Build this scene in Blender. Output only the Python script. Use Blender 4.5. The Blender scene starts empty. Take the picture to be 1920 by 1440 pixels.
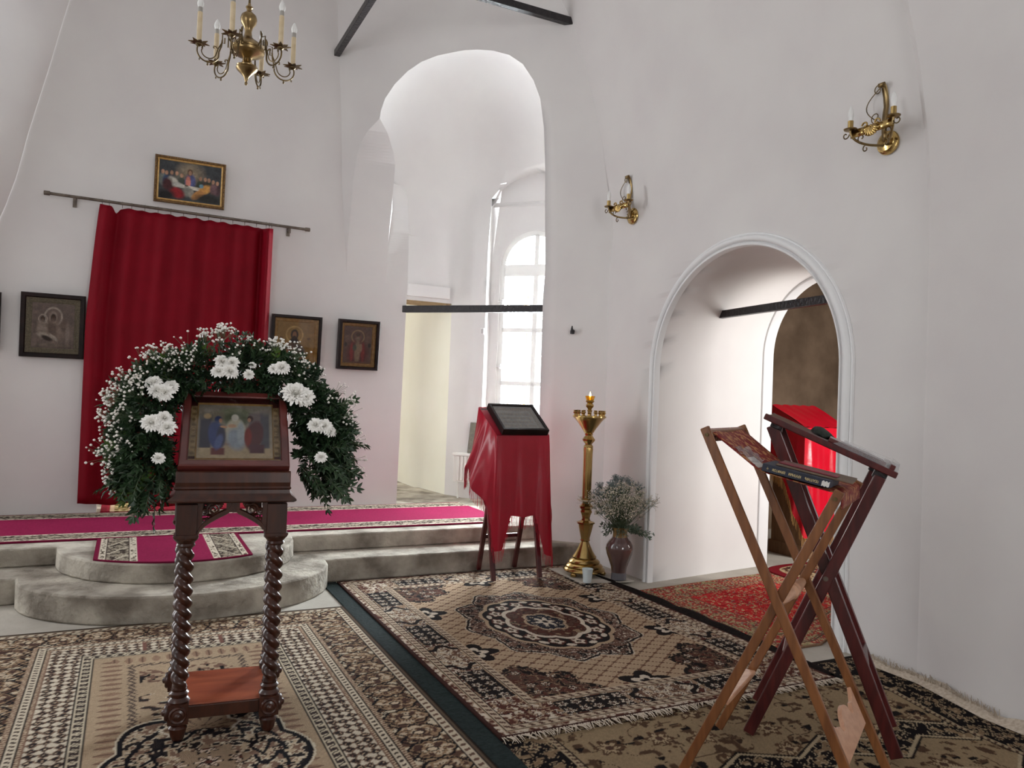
import bpy, math, random
import numpy as np
from mathutils import Vector, Matrix

random.seed(7)
RS = np.random.RandomState(11)
SC = bpy.context.scene
COL = SC.collection
PI = math.pi


def lin(c):
    return c / 12.92 if c <= 0.04045 else ((c + 0.055) / 1.055) ** 2.4


def rgb(r, g, b):
    return (lin(r / 255), lin(g / 255), lin(b / 255), 1.0)


# ------------------------------------------------------------------ camera
def make_camera():
    cam = bpy.data.cameras.new('camera')
    cam.sensor_width = 36.0
    cam.lens = 36.0 * 1449.1 / 1920.0
    cam.clip_start = 0.05
    o = bpy.data.objects.new('camera', cam)
    COL.objects.link(o)
    yaw, pit, rol = (math.radians(a) for a in (26.36763, 0.91781, 2.16919))
    fwd = Vector((math.sin(yaw) * math.cos(pit), math.cos(yaw) * math.cos(pit), math.sin(pit)))
    rt = Vector((math.cos(yaw), -math.sin(yaw), 0))
    up = rt.cross(fwd)
    r2 = math.cos(rol) * rt + math.sin(rol) * up
    u2 = -math.sin(rol) * rt + math.cos(rol) * up
    m = Matrix((r2, u2, -fwd)).transposed().to_4x4()
    m.translation = Vector((0, 0, 1.4))
    o.matrix_world = m
    SC.camera = o


make_camera()

# ------------------------------------------------------------------ world, lights, exposure
world = bpy.data.worlds.new('sky')
SC.world = world
world.use_nodes = True
_bg = world.node_tree.nodes['Background']
_bg.inputs['Color'].default_value = (0.92, 0.96, 1.0, 1)
_bg.inputs['Strength'].default_value = 2.5


def area(name, loc, target, sx, sy, power, color=(1, 1, 1)):
    l = bpy.data.lights.new(name, 'AREA')
    l.shape = 'RECTANGLE'
    l.size, l.size_y = sx, sy
    l.energy = power
    l.color = color
    o = bpy.data.objects.new(name, l)
    COL.objects.link(o)
    o.location = loc
    o.rotation_euler = (Vector(target) - Vector(loc)).to_track_quat('-Z', 'Y').to_euler()
    return o


# daylight through the windows of the church
area('daylight_chapel_window', (4.12, 7.52, 2.1), (2.6, 6.0, 2.2), .85, 2.4, 640, (0.86, 0.95, 1.0))
area('daylight_north_chapel_window', (-3.3, 7.3, 2.4), (1.5, 3.4, 1.6), 1.1, 2.6, 90, (0.98, 0.99, 1.0))
area('daylight_altar_window', (2.9, 10.4, 2.6), (2.6, 8.0, 1.2), 1.6, 2.2, 100, (1.0, 0.99, 0.93))
area('daylight_altar_north_window', (-0.6, 10.2, 2.4), (0.3, 7.4, 0.4), 1.6, 2.2, 60, (1.0, 0.98, 0.95))
area('daylight_north_window', (-3.1, 1.0, 3.0), (1.8, 2.4, 2.2), 1.3, 2.6, 14, (1.0, 0.995, 0.985))
area('daylight_west_window', (2.2, -4.4, 2.4), (0.6, 7.0, 1.2), 1.6, 2.4, 64, (1.0, 0.99, 0.98))
area('daylight_annex_window', (6.5, 2.45, 1.8), (4.9, 5.0, 1.3), 1.0, 1.6, 105, (1.0, 0.975, 0.94))

SC.view_settings.view_transform = 'Standard'
SC.view_settings.look = 'None'
SC.view_settings.exposure = 0.28
SC.view_settings.gamma = 1.0
SC.view_settings.use_curve_mapping = False
SC.cycles.max_bounces = 10
SC.cycles.diffuse_bounces = 6
SC.cycles.use_denoising = True
SC.cycles.sample_clamp_indirect = 6.0


# ------------------------------------------------------------------ materials
def nt_of(name):
    m = bpy.data.materials.new(name)
    m.use_nodes = True
    nt = m.node_tree
    return m, nt, nt.nodes['Principled BSDF']


def mat(name, c1, c2=None, scale=8.0, rough=0.5, metal=0.0, bump=0.0, bscale=None, spec=0.5,
        stretch=(1, 1, 1), coat=0.0, sheen=0.0, detail=4.0, contrast=(0.35, 0.65)):
    m, nt, p = nt_of(name)
    p.inputs['Roughness'].default_value = rough
    p.inputs['Metallic'].default_value = metal
    p.inputs['Specular IOR Level'].default_value = spec
    p.inputs['Coat Weight'].default_value = coat
    p.inputs['Coat Roughness'].default_value = 0.15
    p.inputs['Sheen Weight'].default_value = sheen
    tc = nt.nodes.new('ShaderNodeTexCoord')
    mp = nt.nodes.new('ShaderNodeMapping')
    mp.inputs['Scale'].default_value = stretch
    nt.links.new(tc.outputs['Object'], mp.inputs['Vector'])
    nz = nt.nodes.new('ShaderNodeTexNoise')
    nz.inputs['Scale'].default_value = scale
    nz.inputs['Detail'].default_value = detail
    nt.links.new(mp.outputs['Vector'], nz.inputs['Vector'])
    cr = nt.nodes.new('ShaderNodeValToRGB')
    cr.color_ramp.elements[0].position, cr.color_ramp.elements[1].position = contrast
    cr.color_ramp.elements[0].color = c1
    cr.color_ramp.elements[1].color = c2 or c1
    nt.links.new(nz.outputs['Fac'], cr.inputs['Fac'])
    nt.links.new(cr.outputs['Color'], p.inputs['Base Color'])
    if bump:
        b = nt.nodes.new('ShaderNodeBump')
        b.inputs['Strength'].default_value = bump
        b.inputs['Distance'].default_value = 0.02
        n2 = nt.nodes.new('ShaderNodeTexNoise')
        n2.inputs['Scale'].default_value = bscale or scale
        n2.inputs['Detail'].default_value = 6
        nt.links.new(mp.outputs['Vector'], n2.inputs['Vector'])
        nt.links.new(n2.outputs['Fac'], b.inputs['Height'])
        nt.links.new(b.outputs['Normal'], p.inputs['Normal'])
    return m


def painted(name, rough=0.9, spec=0.2, bump=0.0, bscale=300, metal=0.0, coat=0.0):
    """woven or painted pattern held as a colour attribute on the mesh"""
    m, nt, p = nt_of(name)
    p.inputs['Roughness'].default_value = rough
    p.inputs['Specular IOR Level'].default_value = spec
    p.inputs['Metallic'].default_value = metal
    p.inputs['Coat Weight'].default_value = coat
    p.inputs['Coat Roughness'].default_value = 0.05
    a = nt.nodes.new('ShaderNodeVertexColor')
    a.layer_name = 'Col'
    nt.links.new(a.outputs['Color'], p.inputs['Base Color'])
    if bump:
        b = nt.nodes.new('ShaderNodeBump')
        b.inputs['Strength'].default_value = bump
        b.inputs['Distance'].default_value = 0.01
        n2 = nt.nodes.new('ShaderNodeTexNoise')
        n2.inputs['Scale'].default_value = bscale
        nt.links.new(n2.outputs['Fac'], b.inputs['Height'])
        nt.links.new(b.outputs['Normal'], p.inputs['Normal'])
    return m


def glass(name, color=(1, 1, 1, 1), rough=0.0, ior=1.45, alpha=None):
    m, nt, p = nt_of(name)
    p.inputs['Base Color'].default_value = color
    p.inputs['Roughness'].default_value = rough
    p.inputs['IOR'].default_value = ior
    p.inputs['Transmission Weight'].default_value = 1.0
    if alpha is not None:
        p.inputs['Alpha'].default_value = alpha
    return m


def pane_glass(name, reflect=0.5, rough=0.02, tint=(1, 1, 1, 1)):
    """thin glazing: mostly clear, mirrors at a slant"""
    m, nt, p = nt_of(name)
    nt.nodes.remove(p)
    out = [n for n in nt.nodes if n.type == 'OUTPUT_MATERIAL'][0]
    tr = nt.nodes.new('ShaderNodeBsdfTransparent')
    tr.inputs['Color'].default_value = tint
    gl = nt.nodes.new('ShaderNodeBsdfGlossy')
    gl.inputs['Roughness'].default_value = rough
    fr = nt.nodes.new('ShaderNodeFresnel')
    fr.inputs['IOR'].default_value = 1.5
    mu = nt.nodes.new('ShaderNodeMath')
    mu.operation = 'MULTIPLY'
    mu.inputs[1].default_value = reflect
    mx = nt.nodes.new('ShaderNodeMixShader')
    nt.links.new(fr.outputs[0], mu.inputs[0])
    nt.links.new(mu.outputs[0], mx.inputs['Fac'])
    nt.links.new(tr.outputs[0], mx.inputs[1])
    nt.links.new(gl.outputs[0], mx.inputs[2])
    nt.links.new(mx.outputs[0], out.inputs['Surface'])
    return m


def emit(name, color, strength):
    m, nt, p = nt_of(name)
    p.inputs['Base Color'].default_value = color
    p.inputs['Emission Color'].default_value = color
    p.inputs['Emission Strength'].default_value = strength
    return m


M = {}
M['plaster'] = mat('white_plaster', rgb(215, 211, 210), rgb(220, 217, 215), 2.0, 0.85, bump=0.10, bscale=5, spec=0.25)
M['altar_plaster'] = mat('cream_plaster', rgb(226, 224, 208), rgb(230, 228, 214), 2.0, 0.85, bump=0.08, bscale=5, spec=0.25)
M['moulding'] = mat('white_moulding', rgb(224, 224, 225), rgb(229, 229, 229), 3.0, 0.5, spec=0.4)
M['raw_plaster'] = mat('raw_brown_plaster', rgb(92, 76, 62), rgb(122, 103, 86), 2.4, 0.95, bump=0.3, bscale=14, spec=0.1)
M['lintel'] = mat('raw_concrete_lintel', rgb(150, 128, 100), rgb(176, 152, 122), 14, 0.95, bump=0.3, spec=0.1)
M['concrete'] = mat('worn_concrete', rgb(118, 110, 100), rgb(184, 177, 164), 4.5, 0.92, bump=0.7, bscale=26, spec=0.15, detail=8)
M['concrete_floor'] = mat('concrete_screed', rgb(158, 152, 142), rgb(184, 178, 168), 2.2, 0.9, bump=0.2, bscale=30, spec=0.15, detail=8)
M['iron'] = mat('black_painted_iron', rgb(24, 20, 24), rgb(38, 32, 34), 30, 0.35, bump=0.4, bscale=40, spec=0.5)
M['rod_metal'] = mat('grey_brown_metal', rgb(92, 82, 74), rgb(120, 110, 100), 20, 0.4, 0.6)
M['brass'] = mat('polished_brass', rgb(178, 148, 92), rgb(196, 168, 110), 6, 0.18, 1.0)
M['old_brass'] = mat('aged_brass', rgb(132, 110, 76), rgb(156, 134, 94), 18, 0.28, 1.0)
M['dark_brass'] = mat('dark_brass', rgb(92, 78, 56), rgb(118, 100, 70), 24, 0.42, 1.0)
M['candle'] = mat('ivory_candle_tube', rgb(196, 176, 142), rgb(210, 192, 160), 30, 0.6)
M['bulb'] = mat('frosted_bulb', rgb(222, 222, 220), rgb(228, 228, 226), 5, 0.2, spec=0.6)
M['socket'] = mat('white_bulb_socket', rgb(150, 146, 140), rgb(160, 156, 150), 5, 0.4)
M['satin'] = mat('bright_red_satin', rgb(186, 8, 34), rgb(200, 12, 40), 4, 0.2, spec=0.7, bump=0.05, bscale=30)
M['velvet'] = mat('crimson_cloth', rgb(112, 2, 20), rgb(120, 3, 23), 5, 0.6, spec=0.12)
M['silk'] = mat('red_silk', rgb(158, 4, 34), rgb(170, 6, 40), 4, 0.29, spec=0.5, bump=0.05, bscale=40)
M['silk_fringe'] = mat('red_silk_fringe', rgb(158, 18, 40), rgb(190, 34, 58), 60, 0.5, spec=0.4)
M['wood_dark'] = mat('dark_carved_walnut', rgb(46, 21, 13), rgb(68, 33, 20), 6, 0.32, stretch=(6, 6, 1), coat=0.18, spec=0.5)
M['wood_red'] = mat('reddish_brown_shelf_wood', rgb(128, 62, 38), rgb(152, 80, 50), 4, 0.35, stretch=(1, 6, 1), coat=0.25)
M['wood_orange'] = mat('orange_varnished_pine', rgb(106, 64, 36), rgb(132, 84, 48), 5, 0.35, stretch=(8, 8, 0.8), coat=0.15)
M['wood_turned'] = mat('pale_varnished_wood', rgb(186, 138, 108), rgb(204, 158, 128), 6, 0.35, stretch=(1, 6, 6), coat=0.2)
M['mahogany'] = mat('dark_mahogany', rgb(62, 20, 22), rgb(84, 30, 30), 7, 0.3, stretch=(6, 6, 1), coat=0.35)
M['frame_black'] = mat('black_brown_frame', rgb(20, 12, 12), rgb(34, 20, 18), 10, 0.45, spec=0.22)
M['frame_gold'] = mat('gilt_frame', rgb(176, 138, 80), rgb(200, 164, 106), 40, 0.36, 0.35)
M['frame_gold_dull'] = mat('dull_gilt_frame', rgb(124, 112, 92), rgb(160, 146, 120), 90, 0.5, 0.15, bump=0.5, bscale=160)
M['frame_bead'] = mat('beaded_dark_gilt', rgb(58, 40, 26), rgb(146, 110, 66), 120, 0.45, 0.5, bump=0.5, bscale=150)
M['kiot_wood'] = mat('polished_redwood_case', rgb(72, 30, 28), rgb(104, 48, 44), 5, 0.3, stretch=(1, 6, 1), coat=0.4)
M['leaf'] = mat('dark_green_leaf', rgb(28, 48, 30), rgb(50, 74, 44), 14, 0.42)
M['leaf_bright'] = mat('fresh_green_leaf', rgb(62, 92, 32), rgb(84, 112, 44), 14, 0.5)
M['leaf_grey'] = mat('grey_green_leaf', rgb(62, 76, 62), rgb(92, 104, 88), 14, 0.6)
M['thistle'] = mat('blue_grey_thistle', rgb(92, 106, 106), rgb(122, 134, 132), 30, 0.7)
M['petal'] = mat('white_petal', rgb(246, 244, 238), rgb(250, 249, 245), 10, 0.6)
M['petal_heart'] = mat('greenish_flower_heart', rgb(214, 212, 160), rgb(226, 222, 176), 10, 0.6)
M['gyps'] = mat('white_tiny_blossom', rgb(232, 226, 218), rgb(240, 236, 230), 10, 0.7)
M['gyps_old'] = mat('dried_cream_blossom', rgb(192, 182, 164), rgb(212, 202, 184), 10, 0.8)
M['stem'] = mat('thin_green_stem', rgb(72, 86, 62), rgb(92, 104, 76), 10, 0.6)
M['vase'] = mat('brown_glazed_vase', rgb(76, 54, 52), rgb(116, 90, 88), 3, 0.1, coat=1.0, stretch=(1, 1, 0.7))
M['vase_rim'] = mat('olive_glaze', rgb(116, 90, 52), rgb(132, 102, 60), 3, 0.15, coat=0.7)
M['vase_foot'] = mat('slate_glaze', rgb(92, 92, 98), rgb(112, 108, 112), 3, 0.15, coat=0.7)
M['cup'] = mat('frosted_plastic', rgb(206, 218, 220), rgb(214, 224, 226), 6, 0.3)
M['amber'] = glass('amber_glass', rgb(255, 206, 80), 0.05)
M['flame'] = emit('candle_flame', (1.0, 0.62, 0.24, 1), 14.0)
M['radiator'] = mat('white_enamel', rgb(232, 231, 226), rgb(236, 235, 230), 5, 0.35)
M['plastic_white'] = mat('white_plastic', rgb(226, 224, 224), rgb(230, 228, 228), 5, 0.4)
M['plastic_grey'] = mat('grey_plastic', rgb(176, 170, 170), rgb(182, 176, 176), 5, 0.4)
M['window_white'] = mat('white_window_frame', rgb(236, 235, 232), rgb(240, 239, 236), 5, 0.4)
M['grille'] = mat('grey_painted_grille', rgb(150, 138, 122), rgb(174, 162, 146), 20, 0.6)
M['ochre'] = mat('ochre_stone', rgb(226, 178, 92), rgb(240, 200, 124), 10, 0.9)
M['pane'] = pane_glass('window_pane', 0.6)
M['picture_glass'] = pane_glass('picture_glass', 0.9, 0.01)
M['dark_glass'] = pane_glass('icon_glass', 1.0, 0.01)
M['acrylic'] = mat('clear_plastic', rgb(186, 186, 190), rgb(206, 206, 208), 12, 0.12, spec=0.8)
M['acrylic'].node_tree.nodes['Principled BSDF'].inputs['Alpha'].default_value = 0.22
M['paint'] = painted('painted_picture', 0.55, 0.3)
M['paint_metal'] = painted('embossed_metal_picture', 0.42, 0.5, bump=0.5, bscale=60, metal=0.55)
M['carpet'] = painted('woven_pile', 0.97, 0.05, bump=0.5, bscale=420)
M['fringe'] = mat('undyed_wool_fringe', rgb(170, 156, 140), rgb(196, 184, 168), 60, 0.9, spec=0.1)
M['backlit_fringe'] = mat('backlit_silk_fringe', rgb(210, 178, 182), rgb(226, 200, 202), 60, 0.9, spec=0.1)  # the red fringe in the pale tone that backlight gives it
M['mat_green'] = mat('dark_green_matting', rgb(24, 32, 32), rgb(34, 44, 43), 60, 0.9, spec=0.1, bump=0.3)
M['rug_edge'] = mat('black_rug_binding', rgb(22, 18, 18), rgb(34, 28, 26), 60, 0.95, spec=0.05)
M['brocade'] = mat('red_gold_brocade', rgb(112, 24, 26), rgb(168, 118, 76), 46, 0.55, spec=0.3, contrast=(0.50, 0.60), detail=2)
M['book_blue'] = mat('navy_book_cloth', rgb(20, 26, 44), rgb(28, 34, 54), 20, 0.5)
M['book_red'] = mat('wine_red_cover', rgb(112, 30, 44), rgb(124, 38, 50), 10, 0.5)
M['book_brown'] = mat('grey_brown_cover', rgb(92, 74, 58), rgb(108, 88, 70), 10, 0.6)
M['pages'] = mat('book_pages', rgb(196, 184, 160), rgb(210, 198, 174), 80, 0.9, stretch=(1, 1, 12))
M['lettering'] = mat('gold_lettering', rgb(222, 198, 140), rgb(230, 208, 152), 10, 0.5)
M['paper'] = mat('white_paper', rgb(196, 192, 190), rgb(210, 206, 202), 10, 0.6)
M['white_ribbon'] = mat('torn_white_label', rgb(206, 202, 198), rgb(216, 212, 208), 10, 0.7)
M['black_cloth'] = mat('black_green_cloth', rgb(22, 28, 24), rgb(36, 44, 36), 30, 0.8)
M['panel_wood'] = mat('brown_panel_wood', rgb(112, 82, 56), rgb(134, 100, 70), 4, 0.6, stretch=(6, 6, 1))


# ------------------------------------------------------------------ mesh helpers
class MB:
    def __init__(s):
        s.v, s.f = [], []

    def add(s, vs, fs):
        b = len(s.v)
        s.v.extend([tuple(v) for v in vs])
        s.f.extend([tuple(i + b for i in f) for f in fs])
        return s

    def box(s, c, d, m=None):
        x, y, z = (k / 2 for k in d)
        vs = [Vector((i * x, j * y, k * z)) for k in (-1, 1) for j in (-1, 1) for i in (-1, 1)]
        if m is not None:
            vs = [m @ v for v in vs]
        vs = [v + Vector(c) for v in vs]
        return s.add(vs, [(0, 2, 3, 1), (4, 5, 7, 6), (0, 1, 5, 4), (2, 6, 7, 3), (0, 4, 6, 2), (1, 3, 7, 5)])

    def beam(s, p, q, w, h, side=None):
        """bar from p to q; w along 'side', h across"""
        p, q = Vector(p), Vector(q)
        d = (q - p).normalized()
        side = Vector(side) if side is not None else d.cross(Vector((0, 0, 1)))
        side = (side - d * side.dot(d)).normalized()
        up = side.cross(d)
        vs = []
        for c in (p, q):
            for a, b in ((-1, -1), (1, -1), (1, 1), (-1, 1)):
                vs.append(c + side * (a * w / 2) + up * (b * h / 2))
        return s.add(vs, [(3, 2, 1, 0), (4, 5, 6, 7), (0, 1, 5, 4), (1, 2, 6, 5), (2, 3, 7, 6), (3, 0, 4, 7)])

    def tube(s, pts, r, n=8, caps=True):
        pts = [Vector(p) for p in pts]
        k = len(pts)
        rr = r if isinstance(r, (list, tuple)) else [r] * k
        t0 = (pts[1] - pts[0]).normalized()
        ref = Vector((0, 0, 1)) if abs(t0.z) < 0.9 else Vector((1, 0, 0))
        nrm = (ref - t0 * ref.dot(t0)).normalized()
        vs = []
        for i in range(k):
            a, b = pts[max(0, i - 1)], pts[min(k - 1, i + 1)]
            t = (b - a)
            t = t.normalized() if t.length > 1e-9 else t0
            nrm = (nrm - t * nrm.dot(t))
            nrm = nrm.normalized() if nrm.length > 1e-6 else Vector((1, 0, 0))
            bn = t.cross(nrm)
            for j in range(n):
                an = 2 * PI * j / n
                vs.append(pts[i] + (nrm * math.cos(an) + bn * math.sin(an)) * rr[i])
        fs = [(i * n + j, i * n + (j + 1) % n, (i + 1) * n + (j + 1) % n, (i + 1) * n + j)
              for i in range(k - 1) for j in range(n)]
        if caps:
            fs.append(tuple(range(n - 1, -1, -1)))
            fs.append(tuple((k - 1) * n + j for j in range(n)))
        return s.add(vs, fs)

    def lathe(s, prof, n=20, c=(0, 0, 0), m=None, fn=None):
        """prof: (r, z) pairs from bottom to top"""
        vs = []
        for r, z in prof:
            for j in range(n):
                a = 2 * PI * j / n
                x, y = r * math.cos(a), r * math.sin(a)
                if fn:
                    x, y = fn(a, r, z)
                v = Vector((x, y, z))
                if m is not None:
                    v = m @ v
                vs.append(v + Vector(c))
        k = len(prof)
        fs = [(i * n + j, i * n + (j + 1) % n, (i + 1) * n + (j + 1) % n, (i + 1) * n + j)
              for i in range(k - 1) for j in range(n)]
        fs.append(tuple(range(n - 1, -1, -1)))
        fs.append(tuple((k - 1) * n + j for j in range(n)))
        return s.add(vs, fs)

    def grid(s, P):
        nu, nv = len(P), len(P[0])
        vs = [p for row in P for p in row]
        fs = [(i * nv + j, (i + 1) * nv + j, (i + 1) * nv + j + 1, i * nv + j + 1)
              for i in range(nu - 1) for j in range(nv - 1)]
        return s.add(vs, fs)

    def prism(s, pts, z0, z1, m=None, c=(0, 0, 0)):
        """outline in local xy, extruded along local z"""
        n = len(pts)
        vs = [Vector((x, y, z0)) for x, y in pts] + [Vector((x, y, z1)) for x, y in pts]
        if m is not None:
            vs = [m @ v for v in vs]
        vs = [v + Vector(c) for v in vs]
        fs = [(i, (i + 1) % n, n + (i + 1) % n, n + i) for i in range(n)]
        fs.append(tuple(range(n - 1, -1, -1)))
        fs.append(tuple(range(n, 2 * n)))
        return s.add(vs, fs)

    def ribbon(s, pts, width_dir, w):
        wd = Vector(width_dir).normalized() * (w / 2)
        P = [[Vector(p) - wd, Vector(p) + wd] for p in pts]
        return s.grid(P)

    def build(s, name, material, parent=None, smooth=40, bevel=0.0, solid=0.0, sub=0):
        me = bpy.data.meshes.new(name)
        me.from_pydata([tuple(v) for v in s.v], [], s.f)
        me.update()
        me.materials.append(material)
        if smooth:
            me.shade_smooth()
            me.set_sharp_from_angle(angle=math.radians(smooth))
        o = bpy.data.objects.new(name, me)
        COL.objects.link(o)
        if parent is not None:
            o.parent = parent
        if solid:
            md = o.modifiers.new('thickness', 'SOLIDIFY')
            md.thickness = solid
            md.offset = 0
        if bevel:
            md = o.modifiers.new('bevel', 'BEVEL')
            md.width = bevel
            md.segments = 2
            md.limit_method = 'ANGLE'
        if sub:
            md = o.modifiers.new('subdiv', 'SUBSURF')
            md.levels = md.render_levels = sub
        return o


def empty(name, loc, label, cat, group=None, rz=0.0):
    o = bpy.data.objects.new(name, None)
    o.empty_display_size = 0.1
    COL.objects.link(o)
    o.location = loc
    o.rotation_euler = (0, 0, rz)
    return tag(o, label, cat, group)


def tag(o, label, cat, group=None):
    o['label'] = label
    o['category'] = cat
    if group:
        o['group'] = group
    return o


def struct(o):
    o['kind'] = 'structure'
    return o


def place(o, loc, rz=0.0):
    o.location = loc
    o.rotation_euler = (0, 0, rz)
    return o


def copy_tree(o, parent=None):
    c = o.copy()
    COL.objects.link(c)
    if parent is not None:
        c.parent = parent
    for ch in list(o.children):
        copy_tree(ch, c)
    return c


def arc(cx, cy, r, a0, a1, n):
    return [(cx + r * math.cos(a0 + (a1 - a0) * i / n), cy + r * math.sin(a0 + (a1 - a0) * i / n)) for i in range(n + 1)]


def interp(x, xs, ys):
    return float(np.interp(x, xs, ys))


def color_grid(name, X, Y, Z, C, material, parent=None, skirt=None):
    """grid mesh with a colour per vertex; skirt = (depth, rgb) closes the sides downwards"""
    nu, nv = X.shape
    V = np.stack([X, Y, Z], -1).reshape(-1, 3)
    idx = np.arange(nu * nv).reshape(nu, nv)
    F = np.stack([idx[:-1, :-1], idx[1:, :-1], idx[1:, 1:], idx[:-1, 1:]], -1).reshape(-1, 4)
    CC = C.reshape(-1, 3)
    if skirt:
        ring = np.concatenate([idx[:, 0], idx[-1, 1:], idx[-2::-1, -1], idx[0, -2:0:-1]])
        low = V[ring].copy()
        low[:, 2] -= skirt[0]
        b = len(V)
        V = np.concatenate([V, low])
        CC = np.concatenate([CC, np.tile(np.array(skirt[1])[None, :3], (len(ring), 1))])
        li = b + np.arange(len(ring))
        F = np.concatenate([F, np.stack([ring, li, np.roll(li, -1), np.roll(ring, -1)], -1)])
    me = bpy.data.meshes.new(name)
    me.vertices.add(len(V))
    me.vertices.foreach_set('co', V.astype(np.float32).ravel())
    me.loops.add(F.size)
    me.loops.foreach_set('vertex_index', F.astype(np.int32).ravel())
    me.polygons.add(len(F))
    me.polygons.foreach_set('loop_start', np.arange(0, F.size, 4, dtype=np.int32))
    me.update(calc_edges=True)
    me.validate()
    at = me.color_attributes.new('Col', 'FLOAT_COLOR', 'POINT')
    A = np.ones((len(V), 4), np.float32)
    A[:, :3] = CC
    at.data.foreach_set('color', A.ravel())
    me.materials.append(material)
    o = bpy.data.objects.new(name, me)
    COL.objects.link(o)
    if parent is not None:
        o.parent = parent
    return o


# ------------------------------------------------------------------ the room shell
YW = 7.37                      # face of the east wall
ZP = 0.29                      # height of the altar platform
CEIL = 6.2
D_ZS = [-1, 2.525, 3.34, 4.06, 4.64, 5.6, 7]
D_SS = [9.204, 9.204, 9.124, 9.09, 9.04, 8.97, 8.9]
R2 = math.sqrt(0.5)


def d_sum(z):
    return interp(z, D_ZS, D_SS)


def dpt(d, z, depth=0.0):
    """point on the diagonal south-east wall, d metres from its inner corner"""
    x0 = d_sum(z) - YW
    return Vector((x0 + d * R2 + depth * R2, YW - d * R2 + depth * R2, z))


C1R = [(2.0, .25), (1.984, 1.331), (1.977, 2.269), (2.012, 3.015), (2.03, 3.384), (2.02, 3.758), (1.987, 4.017),
       (1.929, 4.184), (1.837, 4.333), (1.716, 4.424), (1.567, 4.477), (1.415, 4.503), (1.30, 4.510)]
C1L = [(0.0, 2.525), (0.029, 2.789), (0.077, 3.091), (0.122, 3.393), (0.158, 3.593), (0.205, 3.752), (0.285, 3.863),
       (0.41, 3.969), (0.422, 4.038), (0.471, 4.148), (0.578, 4.272), (0.72, 4.381), (0.86, 4.45), (1.022, 4.491), (1.234, 4.508), (1.30, 4.510)]
D_END_Z = [-1, 2.856, 3.583, 4.23, 4.626, 5.6, 6.4]
D_END = [2.61, 2.614, 2.541, 2.41, 2.307, 2.02, 1.75]


def d_left(z):
    return interp(z, [q[1] for q in C1L], [q[0] for q in C1L])


def d_right(z):
    return interp(z, [q[1] for q in C1R], [q[0] for q in C1R])


def d_end(z):
    return interp(z, D_END_Z, D_END)


rows = sorted(set([0.0, 0.7, 1.331, 1.8, 2.269, 2.525] + [q[1] for q in C1R[3:]] + [q[1] for q in C1L] + [4.3, 4.41, 4.435, 4.465, 4.485, 4.499, 4.5065]))


def diagonal_sheet(pt, mb, th=0.35, shift=0.0):
    """wall sheet with its tall arched opening, thickness behind it"""
    for a, b in zip(rows[:-1], rows[1:]):
        for dep in ((0.0, th) if a < 3.3 else (0.0,)):
            if (a >= 2.5 or shift) and dep == 0.0:
                q = [pt(0, a, dep), pt(d_left(a) + shift, a, dep), pt(d_left(b) + shift, b, dep), pt(0, b, dep)]
                mb.add(q, [(0, 1, 2, 3)])
            n = 5
            for i in range(n):
                f0, f1 = i / n, (i + 1) / n
                ra, rb, ea, eb = d_right(a) + shift, d_right(b) + shift, d_end(a) + shift, d_end(b) + shift
                q = [pt(ra + (ea - ra) * f0, a, dep), pt(ra + (ea - ra) * f1, a, dep),
                     pt(rb + (eb - rb) * f1, b, dep), pt(rb + (eb - rb) * f0, b, dep)]
                mb.add(q, [(0, 1, 2, 3)])
    tops = [4.510, 4.75, 5.0, 5.3, 5.6, 6.0, 6.3]
    for a, b in zip(tops[:-1], tops[1:]):
        n = 8
        for i in range(n):
            f0, f1 = i / n, (i + 1) / n
            q = [pt(d_end(a) * f0, a), pt(d_end(a) * f1, a), pt(d_end(b) * f1, b), pt(d_end(b) * f0, b)]
            mb.add(q, [(0, 1, 2, 3)])


def weld(o, dist=0.0005):
    import bmesh
    bm = bmesh.new()
    bm.from_mesh(o.data)
    bmesh.ops.remove_doubles(bm, verts=bm.verts, dist=dist)
    bmesh.ops.recalc_face_normals(bm, faces=bm.faces)
    bm.to_mesh(o.data)
    bm.free()
    return o


mb = MB()
diagonal_sheet(dpt, mb)
# soffit of the arch, running back parallel to the east wall
for a, b in zip(rows[:-1], rows[1:]):
    p, q = dpt(d_right(a), a), dpt(d_right(b), b)
    if a < 3.9:
        mb.add([p, q, q + Vector((.34, .1, 0)), p + Vector((.34, .1, 0))], [(0, 1, 2, 3)])
struct(weld(mb.build('wall_southeast', M['plaster'], smooth=25)))

# east wall with the altar doorway behind the curtain, and its rounded end running on under the arch
DL, DR, DT = -0.20, 1.06, 2.72
C2 = []
for x_, y_, z_, yn in ((2.229, 7.37, 2.472, 7.37), (2.232, 7.37, 2.788, 7.345), (2.243, 7.37, 3.054, 7.310), (2.259, 7.37, 3.32, 7.280), (2.261, 7.33, 3.629, 7.235),
                       (2.214, 7.25, 3.731, 7.19), (2.119, 7.15, 3.867, 7.13), (2.015, 7.08, 3.969, 7.08)):
    C2.append((x_ * yn / y_, yn, 1.4 + (z_ - 1.4) * yn / y_))
C2b = [(2.229, 7.37, 2.472), (2.233, 7.39, 2.776), (2.261, 7.42, 2.991), (2.300, 7.48, 3.216), (2.352, 7.72, 3.468), (2.40, 7.96, 3.70), (2.42, 8.0, 3.9)]
C3 = [(2.423, 7.37, .29), (2.448, 7.37, 2.494), (2.446, 7.37, 2.814), (2.444, 7.38, 3.0), (2.452, 7.43, 3.14), (2.475, 7.53, 3.27), (2.53, 7.72, 3.42), (2.58, 7.98, 3.60)]


def at_z(T, z):
    zz = [t[2] for t in T]
    return Vector((interp(z, zz, [t[0] for t in T]), interp(z, zz, [t[1] for t in T]), z))


mb = MB()


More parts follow.
